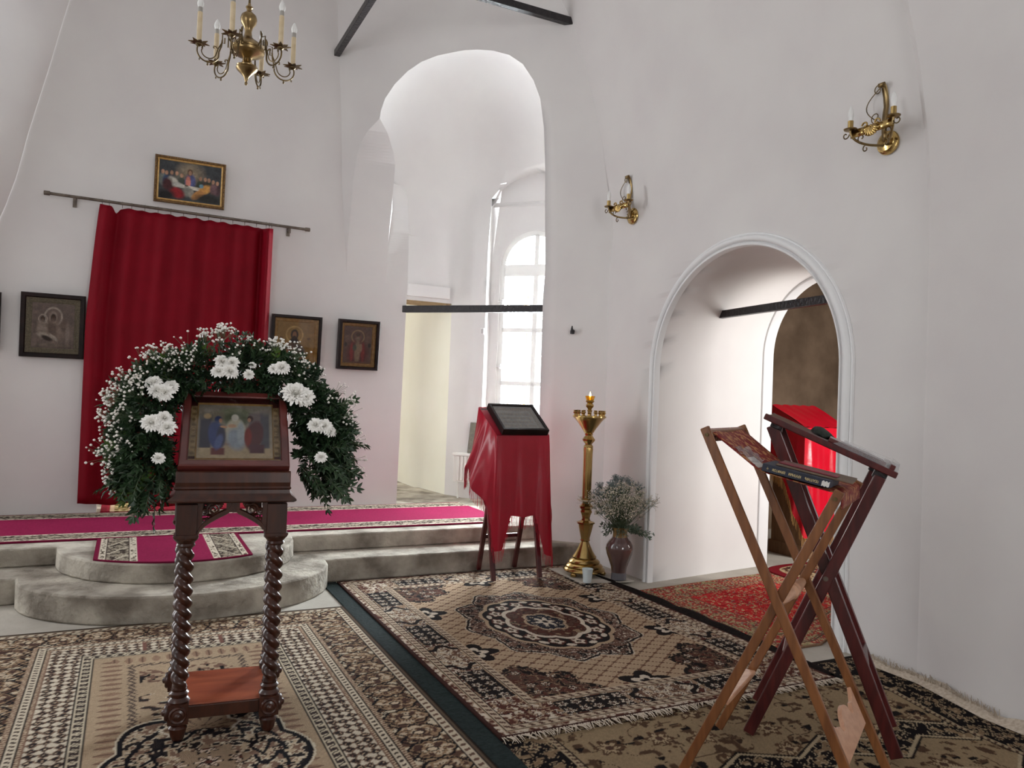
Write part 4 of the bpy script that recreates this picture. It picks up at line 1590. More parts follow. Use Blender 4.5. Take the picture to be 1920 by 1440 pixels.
def paint_red(u, v, W, H):
    red, deep, yel, grn, blu = c3(206, 50, 52), c3(164, 36, 42), c3(226, 204, 154), c3(160, 158, 120), c3(104, 104, 116)
    C = np.zeros(u.shape + (3,))
    C[:] = red
    d, s, L, onx, du, dv = rug_frame(u, v, W, H)
    foliage_noise(C, d > 0, u, v, .026, 101, (deep, c3(196, 64, 60)), None, .40, .62)
    r, th, h = cells(u, v, .042, 102, .6)
    put(C, (r < .26) & (h > .45), yel)
    put(C, (r < .24) & (h > .62), grn)
    put(C, (r < .22) & (h > .84), blu)
    put(C, (r < .09) & (h > .45), deep)
    vines(C, d > 0, u, v, .06, 103, c3(198, 172, 128), .035)
    bd = d < .29
    put(C, bd, c3(200, 178, 142))
    foliage_noise(C, bd, u, v, .024, 104, (c3(178, 74, 66), c3(168, 156, 112)), c3(128, 104, 84), .42, .60)
    florets(C, bd, s, d, .075, 105, c3(186, 52, 54), yel, c3(130, 84, 70), 5, .42, .3, keep=.8)
    r, th, h = cells(u, v, .030, 106, .6)
    put(C, bd & (r < .26) & (h > .72), deep)
    put(C, bd & (r < .24) & (h < .12), c3(104, 104, 108))
    for e_ in (.055, .075, .22, .285):
        put(C, bd & (np.abs(d - e_) < .005), c3(104, 84, 70))
    put(C, d < .012, c3(150, 120, 96))
    return C


MAG = c3(142, 34, 74)


def runner_bands(C, d, s, u, v, ok):
    put(C, ok & (d < .03), c3(120, 24, 58))
    for a, b in ((.03, .068), (.20, .245)):
        m = ok & (d >= a) & (d < b)
        put(C, m, c3(214, 202, 182))
        put(C, m & (vnoise(s / .016, d / .012, 111) > .62) & (d > a + .006) & (d < b - .006), c3(88, 76, 66))
    m = ok & (d >= .068) & (d < .20)
    put(C, m, c3(98, 88, 76))
    foliage_noise(C, m, u, v, .022, 112, (c3(64, 54, 48), c3(150, 138, 120)), c3(196, 184, 164), .44, .60)
    put(C, m & (np.abs(((s / .26 + np.sin(d / .132 * PI) * .35) % 1) - .5) < .05), c3(200, 188, 168))
    put(C, ok & ((np.abs(d - .068) < .004) | (np.abs(d - .20) < .004)), c3(60, 44, 44))


def paint_runner(u, v, W, H):
    C = np.zeros(u.shape + (3,))
    C[:] = MAG
    d = np.minimum(v, H - v)
    runner_bands(C, d, u, u, v, u > -1)
    return C


def paint_ambon(u, v, W, H):
    C = np.zeros(u.shape + (3,))
    C[:] = MAG
    d = np.minimum(u, W - u)
    runner_bands(C, d, v, u, v, u > -1)
    return C


def paint_altar(u, v, W, H):
    C = np.zeros(u.shape + (3,))
    C[:] = c3(164, 36, 60)
    put(C, u < .05, c3(140, 26, 46))
    m = (u >= .06) & (u < .26)
    put(C, m, c3(224, 196, 166))
    m = (u >= .10) & (u < .22)
    put(C, m, c3(150, 130, 80))
    foliage_noise(C, m, u, v, .03, 120, (c3(120, 104, 62), c3(226, 212, 160)), None, .42, .56)
    put(C, (np.abs(u - .07) < .005) | (np.abs(u - .25) < .005), c3(150, 40, 50))
    return C


def strands(name, p0, p1, n, out, length, mat_, parent=None, r=.0022, droop=.0, seed=1, spread=.4):
    """row of loose fringe strands from p0 to p1 pointing along 'out'"""
    rr = random.Random(seed)
    m = MB()
    p0, p1, out = Vector(p0), Vector(p1), Vector(out).normalized()
    side = (p1 - p0).normalized()
    for k in range(n):
        p = p0.lerp(p1, (k + rr.random() * .8) / n)
        L = length * rr.uniform(.6, 1.15)
        dr = (out + side * rr.uniform(-spread, spread)).normalized()
        b1 = side * rr.uniform(-.3, .3) * L
        q1 = p + dr * L * .5 + b1 * .5 + Vector((0, 0, -droop * .4 + rr.uniform(0, .006)))
        q2 = p + dr * L + b1 + Vector((0, 0, -droop))
        m.tube([p, q1, q2], [r, r, r * .5], 4, caps=False)
    return m.build(name, mat_, parent, smooth=60)


zr = .012
o = rug('carpet', -.655, 1.297, 1.16, 4.93, zr, .0066, paint_left, 1)
tag(o, 'large beige and brown patterned carpet under the flower-decked wooden lectern, left half of the floor', 'carpet')
o = rug('carpet', 1.405, 3.325, 2.815, 5.555, .017, .0052, paint_central, 2, edge=tuple(c3(48, 32, 30)), th=.011)
tag(o, 'beige lattice carpet with dark scalloped oval medallion in the middle of the floor', 'carpet')
strands('fringe', (1.41, 2.815, .018), (3.32, 2.815, .018), 230, (0, -1, 0), .055, M['fringe'], o, .0028, .004, 3, .7)
o2 = MB()
P = []
for k in range(70):
    f = k / 69
    y = 2.86 + f * 2.46
    w_ = .030 + .065 * max(0, math.sin(PI * f)) ** .7 + .008 * math.sin(f * 31)
    lift = .004 + .016 * abs(math.sin(f * 23)) * math.sin(PI * f)
    P.append([Vector((3.318, y, .0175)), Vector((3.325 + w_ * .35, y, .019 + lift)), Vector((3.325 + w_ * .8, y, .018 + lift * .6)), Vector((3.325 + w_, y, .004))])
o2.grid(P)
o2.build('bound_edge', M['rug_edge'], o, smooth=60)


def along_wall(X, Y):
    xe = np.interp(Y, [0, 2.2, 2.62, 3.06], [3.585, 3.615, 3.735, 3.735])
    return 1.345 + (X - 1.345) * (xe - 1.345) / (3.715 - 1.345), Y


o = rug('carpet', 1.345, 3.715, .35, 3.06, .0065, .0068, paint_front, 3, th=.006, warp=along_wall)
tag(o, 'dimmed beige carpet with dark leaf motifs and zigzag bands, under the two folding lecterns', 'carpet')
strands('fringe', (3.722, 2.63, .012), (3.730, 3.05, .012), 60, (-.35, 0, 1), .05, M['fringe'], o, .0024, -.01, 5, .9)
strands('fringe', (3.600, 2.15, .012), (3.722, 2.62, .012), 70, (-.35, 0, 1), .05, M['fringe'], o, .0024, -.01, 6, .9)
mb_ = MB()
P = []
for k in range(60):
    y = .4 + k * 2.62 / 59
    w_ = .016 * math.sin(k * .9) * math.sin(k * .37) + .006
    xw = interp(y, [0, 2.2, 2.62, 3.06], [3.585, 3.615, 3.735, 3.735])
    P.append([Vector((xw - .06, y, .010)), Vector((xw - .02, y, .02 + w_ * .6)), Vector((xw - .003, y, .035 + w_)), Vector((xw - .001, y, .008))])
mb_.grid(P)
mb_.build('selvage', M['fringe'], o, smooth=60)


def through_door(X, Y):
    lo = 3.27 + np.clip(X - 3.72, 0, 9) * .47
    hi = 4.665 + (X - 3.35) * .11
    return X, lo + (Y - 3.27) / (4.665 - 3.27) * (hi - lo)


o = rug('carpet', 3.385, 4.9, 3.27, 4.665, .012, .0075, paint_red, 4, edge=tuple(c3(120, 90, 70)), warp=through_door)
tag(o, 'faded red and yellow floral carpet lying through the low arched doorway', 'carpet')
sh_ = MB().prism([(3.095, 4.955), (3.45, 4.885), (3.53, 4.885), (3.53, 5.40), (3.40, 5.46), (3.10, 5.46)], .0185, .0225)
tag(sh_.build('floor_sheet', mat('pale_grey_linoleum', rgb(176, 170, 160), rgb(190, 184, 174), 6, .6), smooth=0), 'pale grey sheet on the floor under the brass candle stand and the vase', 'sheet')
m = MB().box((1.352, 3.15, .005), (.105, 4.87, .008))
tag(m.build('floor_matting', M['mat_green'], smooth=0, bevel=.002), 'narrow strip of dark green matting between the two large patterned carpets', 'matting')
o = rug('runner_carpet', -1.05, 3.06, 6.10, 7.30, ZP + .012, .0078, paint_runner, 6, edge=tuple(c3(120, 24, 58)))
tag(o, 'long magenta runner carpet with brown patterned edges along the top altar step', 'carpet')
# its cross piece, cut round to the half-round step
nx, ny = 150, 120
u, vv = np.meshgrid(np.linspace(0, .93, nx), np.linspace(0, 1, ny), indexing='ij')
X = u - .152
y_f = 5.93 - .735 * np.sqrt(np.clip(1 - ((X - AX) / .765) ** 2, .02, 1)) + .012
Y = y_f + (6.14 - y_f) * vv
C = wool(paint_ambon(u, Y - 5, .93, 1.2), u, Y, 8)
put(C, (Y - y_f) < .018, c3(112, 24, 54))
o = color_grid('step_carpet', X, Y, np.full_like(X, ZP + .010), C, M['carpet'], None, (.010, tuple(c3(100, 22, 50))))
tag(o, 'magenta carpet piece cut round to cover the half-round altar step', 'carpet')
o = rug('altar_carpet', -.17, 1.02, 7.36, 9.2, ZP + .011, .011, paint_altar, 9, edge=tuple(c3(140, 26, 46)))
tag(o, 'red carpet with gold ornament band showing under the curtain in the altar doorway', 'carpet')

# rounded rug in the annex
n = 110
a_, b_ = np.meshgrid(np.linspace(-1, 1, n), np.linspace(-1, 1, n), indexing='ij')
mx = np.maximum(np.abs(a_), np.abs(b_))
hyp = np.maximum(np.hypot(a_, b_), 1e-6)
p4 = (np.abs(a_) ** 4 + np.abs(b_) ** 4) ** .25
sc_ = np.where(mx > 0, mx / np.maximum(p4, 1e-6), 1)
A_, B_ = a_ * sc_, b_ * sc_
X, Y = 5.56 + .72 * A_, 4.55 + .46 * B_
red_, cr_m = c3(128, 30, 38), c3(198, 180, 140)
C = np.zeros(X.shape + (3,))
C[:] = red_
put(C, mx < .86, cr_m)
foliage_noise(C, mx < .84, X, Y, .035, 131, (c3(84, 62, 48), c3(206, 190, 150)), c3(150, 46, 46), .42, .60)
put(C, mx < .5, c3(150, 40, 44))
florets(C, mx < .5, X, Y, .09, 133, cr_m, red_, c3(60, 40, 36), 5, .36)
put(C, np.abs(mx - .5) < .02, c3(70, 50, 40))
o = color_grid('rounded_rug', X, Y, np.full_like(X, .020), wool(C, X, Y, 12), M['carpet'], None, (.016, tuple(red_)))
tag(o, 'small red bordered rug with rounded corners in front of the far draped lectern', 'rug')

# ------------------------------------------------------------------ carved wooden lectern in the middle
LW, LD = .336, .36


def carved_lectern():
    root = empty('carved_lectern', (.393, 3.256, 0), 'carved dark walnut lectern with four twisted legs and a low shelf, decked with flowers', 'lectern', None, math.radians(-5.5))
    zl = zr + .002
    post_z = .80
    for sx, y in ((-1, 0), (1, 0), (-1, LD), (1, LD)):
        leg = MB()
        x = sx * (LW / 2 if y == 0 else LW / 2 + .018)
        prof = [(.016, zl), (.022, zl + .004), (.026, .03), (.032, .055), (.035, .065), (.028, .074), (.030, .080), (.040, .086)]
        leg.lathe(prof, 20, (x, y, 0))
        leg.box((x, y, .124), (.074, .074, .078))
        leg.lathe([(.038, .162), (.041, .170), (.036, .178), (.030, .184), (.034, .192), (.036, .200), (.028, .208), (.031, .216)], 20, (x, y, 0))
        # barley-twist shaft
        n, m = 22, 150
        z0, z1 = .214, .768
        P = []
        for i in range(m + 1):
            z = z0 + (z1 - z0) * i / m
            fade = min(1, (z - z0) / .03, (z1 - z) / .03)
            row = []
            for j in range(n + 1):
                a = 2 * PI * j / n
                ph = a * 2 + 2 * PI * (z - z0) / .047
                r = .0262 + fade * (.0080 * (abs(math.cos(ph / 2)) ** 1.1 * 2 - 1))
                row.append(Vector((x + r * math.cos(a), y + r * math.sin(a), z)))
            P.append(row)
        leg.grid(P)
        leg.lathe([(.030, .764), (.036, .772), (.032, .780), (.038, .788), (.046, .796), (.046, .806), (.040, .812)], 20, (x, y, 0))
        lo = leg.build('leg', M['wood_dark'], root, smooth=50)
        for ax in ('f', 's'):
            ro = MB()
            if ax == 'f':
                mm = Matrix.Rotation(PI / 2, 3, 'X')
                c = (x, y - .037 if y == 0 else y + .037, .124)
                if y != 0:
                    mm = Matrix.Rotation(-PI / 2, 3, 'X')
            else:
                mm = Matrix.Rotation(sx * PI / 2, 3, 'Y')
                c = (x + sx * .037, y, .124)
            ro.lathe([(.033, 0), (.033, .008), (.028, .013), (.022, .009), (.014, .012), (.012, .020), (.006, .024), (.0, .025)], 20, c, mm)
            ro.build('rosette', M['wood_dark'], lo, smooth=50)
        # square post with a moulded foot above the twist
        po = MB()
        po.box((x, y, .872), (.078, .078, .125))
        po.prism([(-.039, 0), (.039, 0), (.046, .008), (.046, .016), (-.046, .016), (-.046, .008)], -.046, .046, Matrix.Rotation(PI / 2, 3, 'X'), (x, y, .800))
        po.build('post', M['wood_dark'], root, smooth=0, bevel=.004)
    sh = MB()
    sh.box((0, LD / 2, .140), (LW + .01, LD + .01, .022))
    sh.build('shelf', M['wood_red'], root, smooth=0, bevel=.003)
    sr = MB()
    sr.box((0, -.004, .122), (LW - .07, .026, .050))
    sr.box((0, LD + .004, .122), (LW - .07, .026, .050))
    for s in (-1, 1):
        sr.box((s * (LW / 2 + .004), LD / 2, .122), (.026, LD - .07, .050))
    sr.build('shelf_rail', M['wood_dark'], root, smooth=0, bevel=.003)

    # pierced ogee aprons between the posts
    def apron(width, mtx, c, name='apron'):
        hw = width / 2
        nn = 26
        lowr = []
        for k in range(nn + 1):
            t = abs(k / nn * 2 - 1)           # 1 at the sides, 0 in the middle
            z = .802 + .100 * (1 - t) ** .55 * (1 - .0 * t)
            if t < .12:
                z += .016 * (1 - t / .12)
            lowr.append((-hw + width * k / nn, z))
        m = MB()
        P = []
        for x, z in lowr:
            P.append([mtx @ Vector((x, -.008, z)) + c, mtx @ Vector((x, -.014, z + .003)) + c, mtx @ Vector((x, -.014, z + .020)) + c, mtx @ Vector((x, -.006, z + .024)) + c,
                      mtx @ Vector((x, .010, z + .024)) + c, mtx @ Vector((x, .010, z)) + c, mtx @ Vector((x, -.008, z)) + c])
        m.grid(P)
        m.box(mtx @ Vector((0, 0, .944)) + c, (width, .020, .014), mtx)
        m.box(mtx @ Vector((0, -.002, .925)) + c, (.05, .022, .045), mtx)
        for s in (-1, 1):
            m.box(mtx @ Vector((s * (hw - .008), 0, .885)) + c, (.018, .020, .11), mtx)
            # curled tracery filling the spandrel, open between the curls
            for (cx, cz, r0_, tw, d0) in ((.55, .912, .024, 1, 0), (.80, .905, .017, -1, 1), (.80, .868, .014, 1, 2), (.38, .928, .011, -1, 3)):
                pts = []
                for q in range(26):
                    an = d0 + tw * q / 25 * 3.4 * PI
                    rr_ = r0_ * (1 - q / 25 * .82)
                    pts.append(mtx @ Vector((s * (cx * hw + rr_ * math.cos(an)), -.003, cz + rr_ * math.sin(an))) + c)
                m.tube(pts, .0048, 5)
            for (cx, cz, rx, rz_) in ((.66, .890, .018, .006), (.90, .93, .007, .016), (.48, .935, .020, .006)):
                m.lathe([(0, -rz_), (rx * .7, -rz_ * .6), (rx, 0), (rx * .7, rz_ * .6), (0, rz_)], 8, mtx @ Vector((s * cx * hw, 0, cz)) + c)
        return m.build(name, M['wood_dark'], root, smooth=40)

    apron(LW - .078, Matrix.Identity(3), Vector((0, -.022, 0)))
    apron(LW - .078, Matrix.Rotation(PI, 3, 'Z'), Vector((0, LD + .022, 0)))
    apron(LD - .078, Matrix.Rotation(-PI / 2, 3, 'Z'), Vector((-LW / 2 - .022, LD / 2, 0)))
    apron(LD - .078, Matrix.Rotation(PI / 2, 3, 'Z'), Vector((LW / 2 + .022, LD / 2, 0)))
    # moulded cornice
    co = MB()
    prof = [(.028, .940), (.060, .942), (.070, .948), (.070, .954), (.060, .962), (.050, .970), (.046, .976), (.044, .990), (.050, .996), (.046, 1.004), (.034, 1.010)]
    P = []
    for sx, sy in ((-1, -1), (1, -1), (1, 1), (-1, 1), (-1, -1)):
        P.append([Vector((sx * (LW / 2 + a), (LD / 2) + sy * (LD / 2 + a), z)) for a, z in prof])
    co.grid(P)
    co.box((0, LD / 2, .962), (LW + .06, LD + .06, .05))
    co.build('cornice', M['wood_dark'], root, smooth=25)
    # sloping desk with a lip
    de = MB()
    ys, ye, z0, z1 = -.030, LD + .030, 1.008, 1.262
    de.add([(-LW / 2 - .03, ys, .99), (LW / 2 + .03, ys, .99), (LW / 2 + .03, ye, .99), (-LW / 2 - .03, ye, .99),
            (-LW / 2 - .03, ys, z0 + .01), (LW / 2 + .03, ys, z0 + .01), (LW / 2 + .03, ye, z1), (-LW / 2 - .03, ye, z1)],
           [(3, 2, 1, 0), (4, 5, 6, 7), (0, 1, 5, 4), (1, 2, 6, 5), (2, 3, 7, 6), (3, 0, 4, 7)])
    de.build('sloping_desk', M['wood_dark'], root, smooth=0, bevel=.005)
    li = MB()
    li.prism([(-.045, 1.000), (-.028, 1.000), (-.026, 1.055), (-.036, 1.066), (-.046, 1.060), (-.050, 1.02)], -.214, .214,
             Matrix(((0, 0, 1), (1, 0, 0), (0, 1, 0))), (0, 0, 0))
    li.build('lip', M['wood_dark'], root, smooth=0, bevel=.003)
    return root


carved_lectern()

# the festal icon in its glazed case, leaning on the desk
desk_slope = math.atan2(.254, .42)
ca = empty('glazed_icon', (0, 0, 0), 'glazed icon of robed figures in a polished redwood case, framed by the flower garland', 'icon')
bgc = lambda U, V: (.36 - .10 * V + 0 * U, .31 - .08 * V, .24 - .05 * V)
tm = [('e', .5, .80, .26, .16, rgb(128, 132, 108), .3), ('e', .5, .72, .17, .14, rgb(96, 102, 80), .4), ('b', .2, .72, .14, .14, rgb(132, 124, 108), .3), ('b', .78, .70, .10, .16, rgb(112, 98, 98), .3), ('b', .90, .5, .06, .35, rgb(84, 84, 92), .4), ('b', .10, .45, .08, .32, rgb(62, 62, 76), .5),
      ('b', .5, .26, .24, .02, rgb(150, 130, 116), .2), ('b', .5, .20, .30, .03, rgb(170, 152, 126), .2), ('b', .5, .10, .5, .09, rgb(178, 160, 130), .2),
      ('e', .5, .50, .135, .24, rgb(196, 190, 166), .25), ('e', .49, .76, .05, .065, rgb(206, 202, 190), .3), ('e', .51, .36, .12, .20, rgb(150, 160, 172), .5, 10), ('e', .57, .48, .05, .2, rgb(170, 180, 184), .5), ('e', .45, .60, .06, .035, rgb(196, 158, 128), .4),
      ('e', .245, .42, .105, .27, rgb(62, 76, 124), .25, 6), ('e', .265, .72, .05, .065, rgb(58, 70, 112), .3), ('e', .295, .70, .022, .04, rgb(186, 140, 110), .3), ('e', .31, .40, .06, .2, rgb(56, 58, 80), .5), ('b', .27, .13, .09, .06, rgb(108, 52, 52), .3), ('e', .34, .58, .05, .02, rgb(196, 150, 116), .3, -10), ('e', .28, .30, .05, .14, rgb(86, 100, 146), .5, -12),
      ('e', .755, .42, .12, .28, rgb(92, 54, 58), .25, -8), ('e', .70, .745, .042, .06, rgb(70, 46, 44), .3), ('e', .685, .72, .024, .04, rgb(176, 130, 104), .3), ('e', .67, .40, .05, .17, rgb(128, 48, 44), .4), ('b', .79, .18, .10, .08, rgb(88, 56, 64), .3), ('e', .12, .78, .05, .05, rgb(176, 150, 110), .5)]
pic = paint(.29, .29, bgc, tm, 33, .10, 150)
# painting with its ornamental gilt side bands
band = paint(.05, .29, rgb(150, 128, 92), [('r', .5, .5, .3, .06, rgb(104, 80, 50), .5)] + [('e', .5, .06 + .11 * k, .28, .028, rgb(110, 88, 56), .6) for k in range(9)], 35, .35, 22)
picture_panel('painting', .312, .322, pic, M['paint'], ca, -.012)
for s in (-1, 1):
    nx_, ny_ = band.shape[:2]
    X_, Z_ = np.meshgrid(np.linspace(s * .1735 - .0165, s * .1735 + .0165, nx_), np.linspace(-.15, .15, ny_), indexing='ij')
    color_grid('ornament_band', X_, np.full_like(X_, -.014), Z_, band, M['paint'], ca)
frame_ring(.313, .322, [(0, .012), (.004, .020), (.006, .012)], 'gilt_edge', M['frame_gold'], ca)
bb = paint(.3, .04, rgb(168, 146, 108), [('e', .05 + .1 * k, .5, .03, .3, rgb(120, 98, 64), .6) for k in range(10)], 36, .3, 60)
X_, Z_ = np.meshgrid(np.linspace(-.188, .188, 60), np.linspace(-.186, -.165, bb.shape[1]), indexing='ij')
color_grid('ornament_band', X_, np.full_like(X_, -.0135), Z_, bb, M['paint'], ca)
frame_ring(.376, .374, [(0, .004), (.0, .034), (.006, .040), (.030, .042), (.036, .036), (.036, .0)], 'case', M['kiot_wood'], ca, bevel=.002)
MB().box((0, .002, 0), (.44, .012, .44)).build('back_board', M['kiot_wood'], ca, smooth=0)
MB().add([(-.2, -.036, -.2), (.2, -.036, -.2), (.2, -.036, .2), (-.2, -.036, .2)], [(0, 1, 2, 3)]).build('glass', M['picture_glass'], ca, smooth=0)
rzl = math.radians(-5.5)
tilt_i = math.radians(-46)
cen_i = Vector((.0, -.016, 1.056)) + Matrix.Rotation(tilt_i, 3, 'X') @ Vector((0, -.008, .205))
ca.scale = (.93, .93, .93)
ca.rotation_euler = (tilt_i, 0, rzl)
ca.location = Vector((.393, 3.256, 0)) + Matrix.Rotation(rzl, 3, 'Z') @ cen_i


# ------------------------------------------------------------------ leaves and blossoms
def leaf(m, p, d, up, L, w, fold=.25, curl=.15):
    d = d.normalized()
    s = d.cross(up)
    if s.length < 1e-4:
        s = d.cross(Vector((1, 0, 0)))
    s.normalize()
    n = s.cross(d)
    a, b = p + d * L * .38 + s * w / 2 + n * w * fold, p + d * L * .38 - s * w / 2 + n * w * fold
    c, e = p + d * L * .74 + s * w * .32 + n * (w * fold * .6 - L * curl * .4), p + d * L * .74 - s * w * .32 + n * (w * fold * .6 - L * curl * .4)
    mid, mid2 = p + d * L * .38, p + d * L * .74 - n * L * curl * .4
    t = p + d * L - n * L * curl
    m.add([p, a, b, mid, c, e, mid2, t], [(0, 1, 3), (0, 3, 2), (1, 4, 6, 3), (3, 6, 5, 2), (4, 7, 6), (6, 7, 5)])


def rvec(r):
    while True:
        v = Vector((r.uniform(-1, 1), r.uniform(-1, 1), r.uniform(-1, 1)))
        if .05 < v.length < 1:
            return v.normalized()


def sprig(m, ms, p, d, L, n, leafL, leafW, r, droop=.3, rad=.0016):
    pts = [p]
    dd = d.normalized()
    for k in range(n):
        dd = (dd + Vector((0, 0, -droop / n)) + rvec(r) * .10).normalized()
        pts.append(pts[-1] + dd * L / n)
    ms.tube(pts, rad, 4, caps=False)
    sd = dd.cross(rvec(r)).normalized()
    for k in range(1, n + 1):
        t = (pts[k] - pts[k - 1]).normalized()
        for s in (-1, 1):
            ld = (t * .75 + sd * s * .75 + rvec(r) * .25)
            leaf(m, pts[k], ld, t.cross(sd) + rvec(r) * .3, leafL * r.uniform(.75, 1.1), leafW * r.uniform(.8, 1.1))
    leaf(m, pts[-1], dd, dd.cross(sd), leafL, leafW)


def chrysanthemum(R, seed, petals=90, flat=.62):
    r = random.Random(seed)
    m = MB()
    for k in range(petals):
        t = (k + .5) / petals
        pol = math.acos(1 - t * 1.15)
        az = k * 2.39996 + r.uniform(-.15, .15)
        d = Vector((math.sin(pol) * math.cos(az), math.sin(pol) * math.sin(az), math.cos(pol) * flat + .10))
        L = R * (.60 + .42 * t) * r.uniform(.9, 1.08)
        w = R * .26
        base = d * R * .12
        side = d.cross(Vector((0, 0, 1)))
        side = side.normalized() if side.length > .01 else Vector((1, 0, 0))
        nn = side.cross(d).normalized()
        q = []
        for f, wf, lift in ((.0, .35, 0), (.45, .9, .05), (.8, 1.0, .10), (1.0, .45, .16 - .28 * t)):
            c = base + d * (L - R * .12) * f + nn * R * lift
            q.append([c - side * w / 2 * wf + nn * w * .14, c, c + side * w / 2 * wf + nn * w * .14])
        m.grid(q)
    return m


def gyps_cluster(mb, ms, p, d, L, n, r, br=.0045, spread=.5):
    """branching spray of tiny balls"""
    tip = p + d * L * .45
    ms.tube([p, tip], .0009, 3, caps=False)
    for k in range(n):
        e = tip + (d + rvec(r) * spread).normalized() * L * r.uniform(.25, .6)
        ms.tube([tip, e], .0007, 3, caps=False)
        b = br * r.uniform(.7, 1.25)
        mb.lathe([(0, -b), (b * .85, -b * .5), (b, 0), (b * .85, b * .5), (0, b)], 6, e)


# ------------------------------------------------------------------ garland round the icon
gpath = [(.095, 3.33, 1.04), (.066, 3.39, 1.12), (.058, 3.43, 1.19), (.075, 3.48, 1.31), (.140, 3.52, 1.40), (.250, 3.55, 1.440), (.412, 3.565, 1.468), (.571, 3.55, 1.445), (.680, 3.50, 1.38), (.750, 3.45, 1.265), (.775, 3.40, 1.143), (.745, 3.35, 1.06)]


def along(path, t):
    f = t * (len(path) - 1)
    i = min(len(path) - 2, int(f))
    return Vector(path[i]).lerp(Vector(path[i + 1]), f - i), (Vector(path[i + 1]) - Vector(path[i])).normalized()


gar = empty('flower_garland', (.41, 3.47, 1.0), 'arched garland of dark greenery and white chrysanthemums round the glazed icon', 'garland')
gi = Matrix.Translation(-Vector(gar.location))
gr_ = random.Random(21)
fol, stm = MB(), MB()
gc = Vector((.41, 3.45, 1.22))
for k in range(1150):
    t = gr_.random()
    c, tg = along(gpath, t)
    off = rvec(gr_)
    p = c + Vector((off.x * .07, off.y * .06, off.z * .07))
    rad = (c - gc)
    rad.y = 0
    rad.normalize()
    d = (off * .7 + rad * gr_.uniform(-.15, .75) + Vector((0, -.45, 0)) + tg * gr_.uniform(-.6, .6))
    inner = rad.dot(off) < -.2
    sprig(fol, stm, p, d, (.04 if inner else .066) * gr_.uniform(.7, 1.25), 4, .033, .0140, gr_, .5)
ends = [(gpath[0], (-.5, -.3, -.6), 24), (gpath[1], (-.8, -.3, -.4), 16), (gpath[-1], (.7, -.3, -.55), 30), (gpath[-2], (.9, -.25, -.1), 26), (gpath[-3], (.95, -.2, .25), 22), (gpath[3], (-.7, -.2, .5), 14), (gpath[6], (0, -.1, 1), 10), (gpath[-2], (.8, -.3, -.6), 20)]
for pt, d, n in ends:
    for k in range(n):
        sprig(fol, stm, Vector(pt) + rvec(gr_) * .07, Vector(d) + rvec(gr_) * .55, gr_.uniform(.07, .135), 5, .036, .0145, gr_, .3)
o = fol.build('foliage', M['leaf'], None, smooth=0)
o.parent, o.matrix_parent_inverse = gar, gi
o['kind'] = 'stuff'
fb = MB()
for pt, d, n in ((gpath[5], (-.2, -.1, 1), 7), (gpath[7], (.1, -.1, 1), 9), (gpath[0], (-.8, -.2, -.5), 9), (gpath[4], (-.5, -.1, .9), 6), (gpath[1], (-1, -.2, .1), 6)):
    for k in range(n):
        sprig(fb, stm, Vector(pt) + rvec(gr_) * .04, Vector(d) + rvec(gr_) * .4, gr_.uniform(.07, .12), 5, .032, .014, gr_, .3)
o = fb.build('fresh_foliage', M['leaf_bright'], None, smooth=0)
o.parent, o.matrix_parent_inverse = gar, gi
o['kind'] = 'stuff'
gy = MB()
spots = [(.10, 30), (.16, 26), (.20, 30), (.26, 40), (.30, 30), (.36, 34), (.41, 50), (.45, 44), (.52, 18), (.58, 22), (.64, 22), (.66, 26), (.73, 18), (.79, 24), (.84, 22), (.90, 16), (.30, 24), (.12, 26)]
for t, n in spots:
    c, tg = along(gpath, t)
    rad = (c - gc)
    rad.y = 0
    rad.normalize()
    for k in range(max(3, n // 5)):
        p = c + rvec(gr_) * .045 + Vector((0, -.035, 0)) + rad * .035
        d = (rad * .9 + Vector((0, -.55, .12)) + rvec(gr_) * .55).normalized()
        gyps_cluster(gy, stm, p, d, gr_.uniform(.09, .16), 8, gr_, .0047, .6)
for p, d in (((.345, 3.55, 1.545), (-.1, -.1, 1)), ((.36, 3.55, 1.55), (.15, -.1, 1)), ((.30, 3.54, 1.525), (-.3, -.1, 1)), ((.575, 3.54, 1.50), (.2, -.1, 1)), ((.59, 3.54, 1.50), (.0, -.1, 1)), ((.02, 3.40, 1.33), (-1, -.1, .2)), ((.01, 3.40, 1.27), (-1, -.1, -.1)), ((.04, 3.36, 1.06), (-1, -.2, -.1)), ((.04, 3.36, 1.05), (-.9, -.2, -.4))):
    for k in range(3):
        gyps_cluster(gy, stm, Vector(p), (Vector(d) + rvec(gr_) * .3).normalized(), .12, 9, gr_, .0050, .5)
o = gy.build('tiny_blossom', M['gyps'], None, smooth=60)
o.parent, o.matrix_parent_inverse = gar, gi
o['kind'] = 'stuff'
o = stm.build('stems', M['stem'], None, smooth=60)
o.parent, o.matrix_parent_inverse = gar, gi
o['kind'] = 'stuff'
heads = [(.089, 3.40, 1.398, .036), (.130, 3.37, 1.362, .040), (.152, 3.385, 1.385, .033), (.104, 3.375, 1.368, .038), (.084, 3.30, 1.243, .040), (.142, 3.29, 1.226, .038), (.130, 3.31, 1.262, .034), (.114, 3.245, 1.112, .026),
         (.345, 3.43, 1.498, .034), (.385, 3.43, 1.495, .033), (.376, 3.41, 1.458, .037), (.332, 3.41, 1.456, .033), (.467, 3.43, 1.490, .018), (.450, 3.40, 1.450, .024), (.586, 3.41, 1.484, .036), (.556, 3.42, 1.478, .028), (.638, 3.36, 1.374, .060), (.676, 3.355, 1.362, .046), (.752, 3.30, 1.243, .036), (.716, 3.30, 1.246, .036), (.775, 3.30, 1.222, .032), (.732, 3.245, 1.115, .028)]
protos = [chrysanthemum(1.0, 50 + k).build('chrysanthemum', M['petal'], None, smooth=70) for k in range(2)]
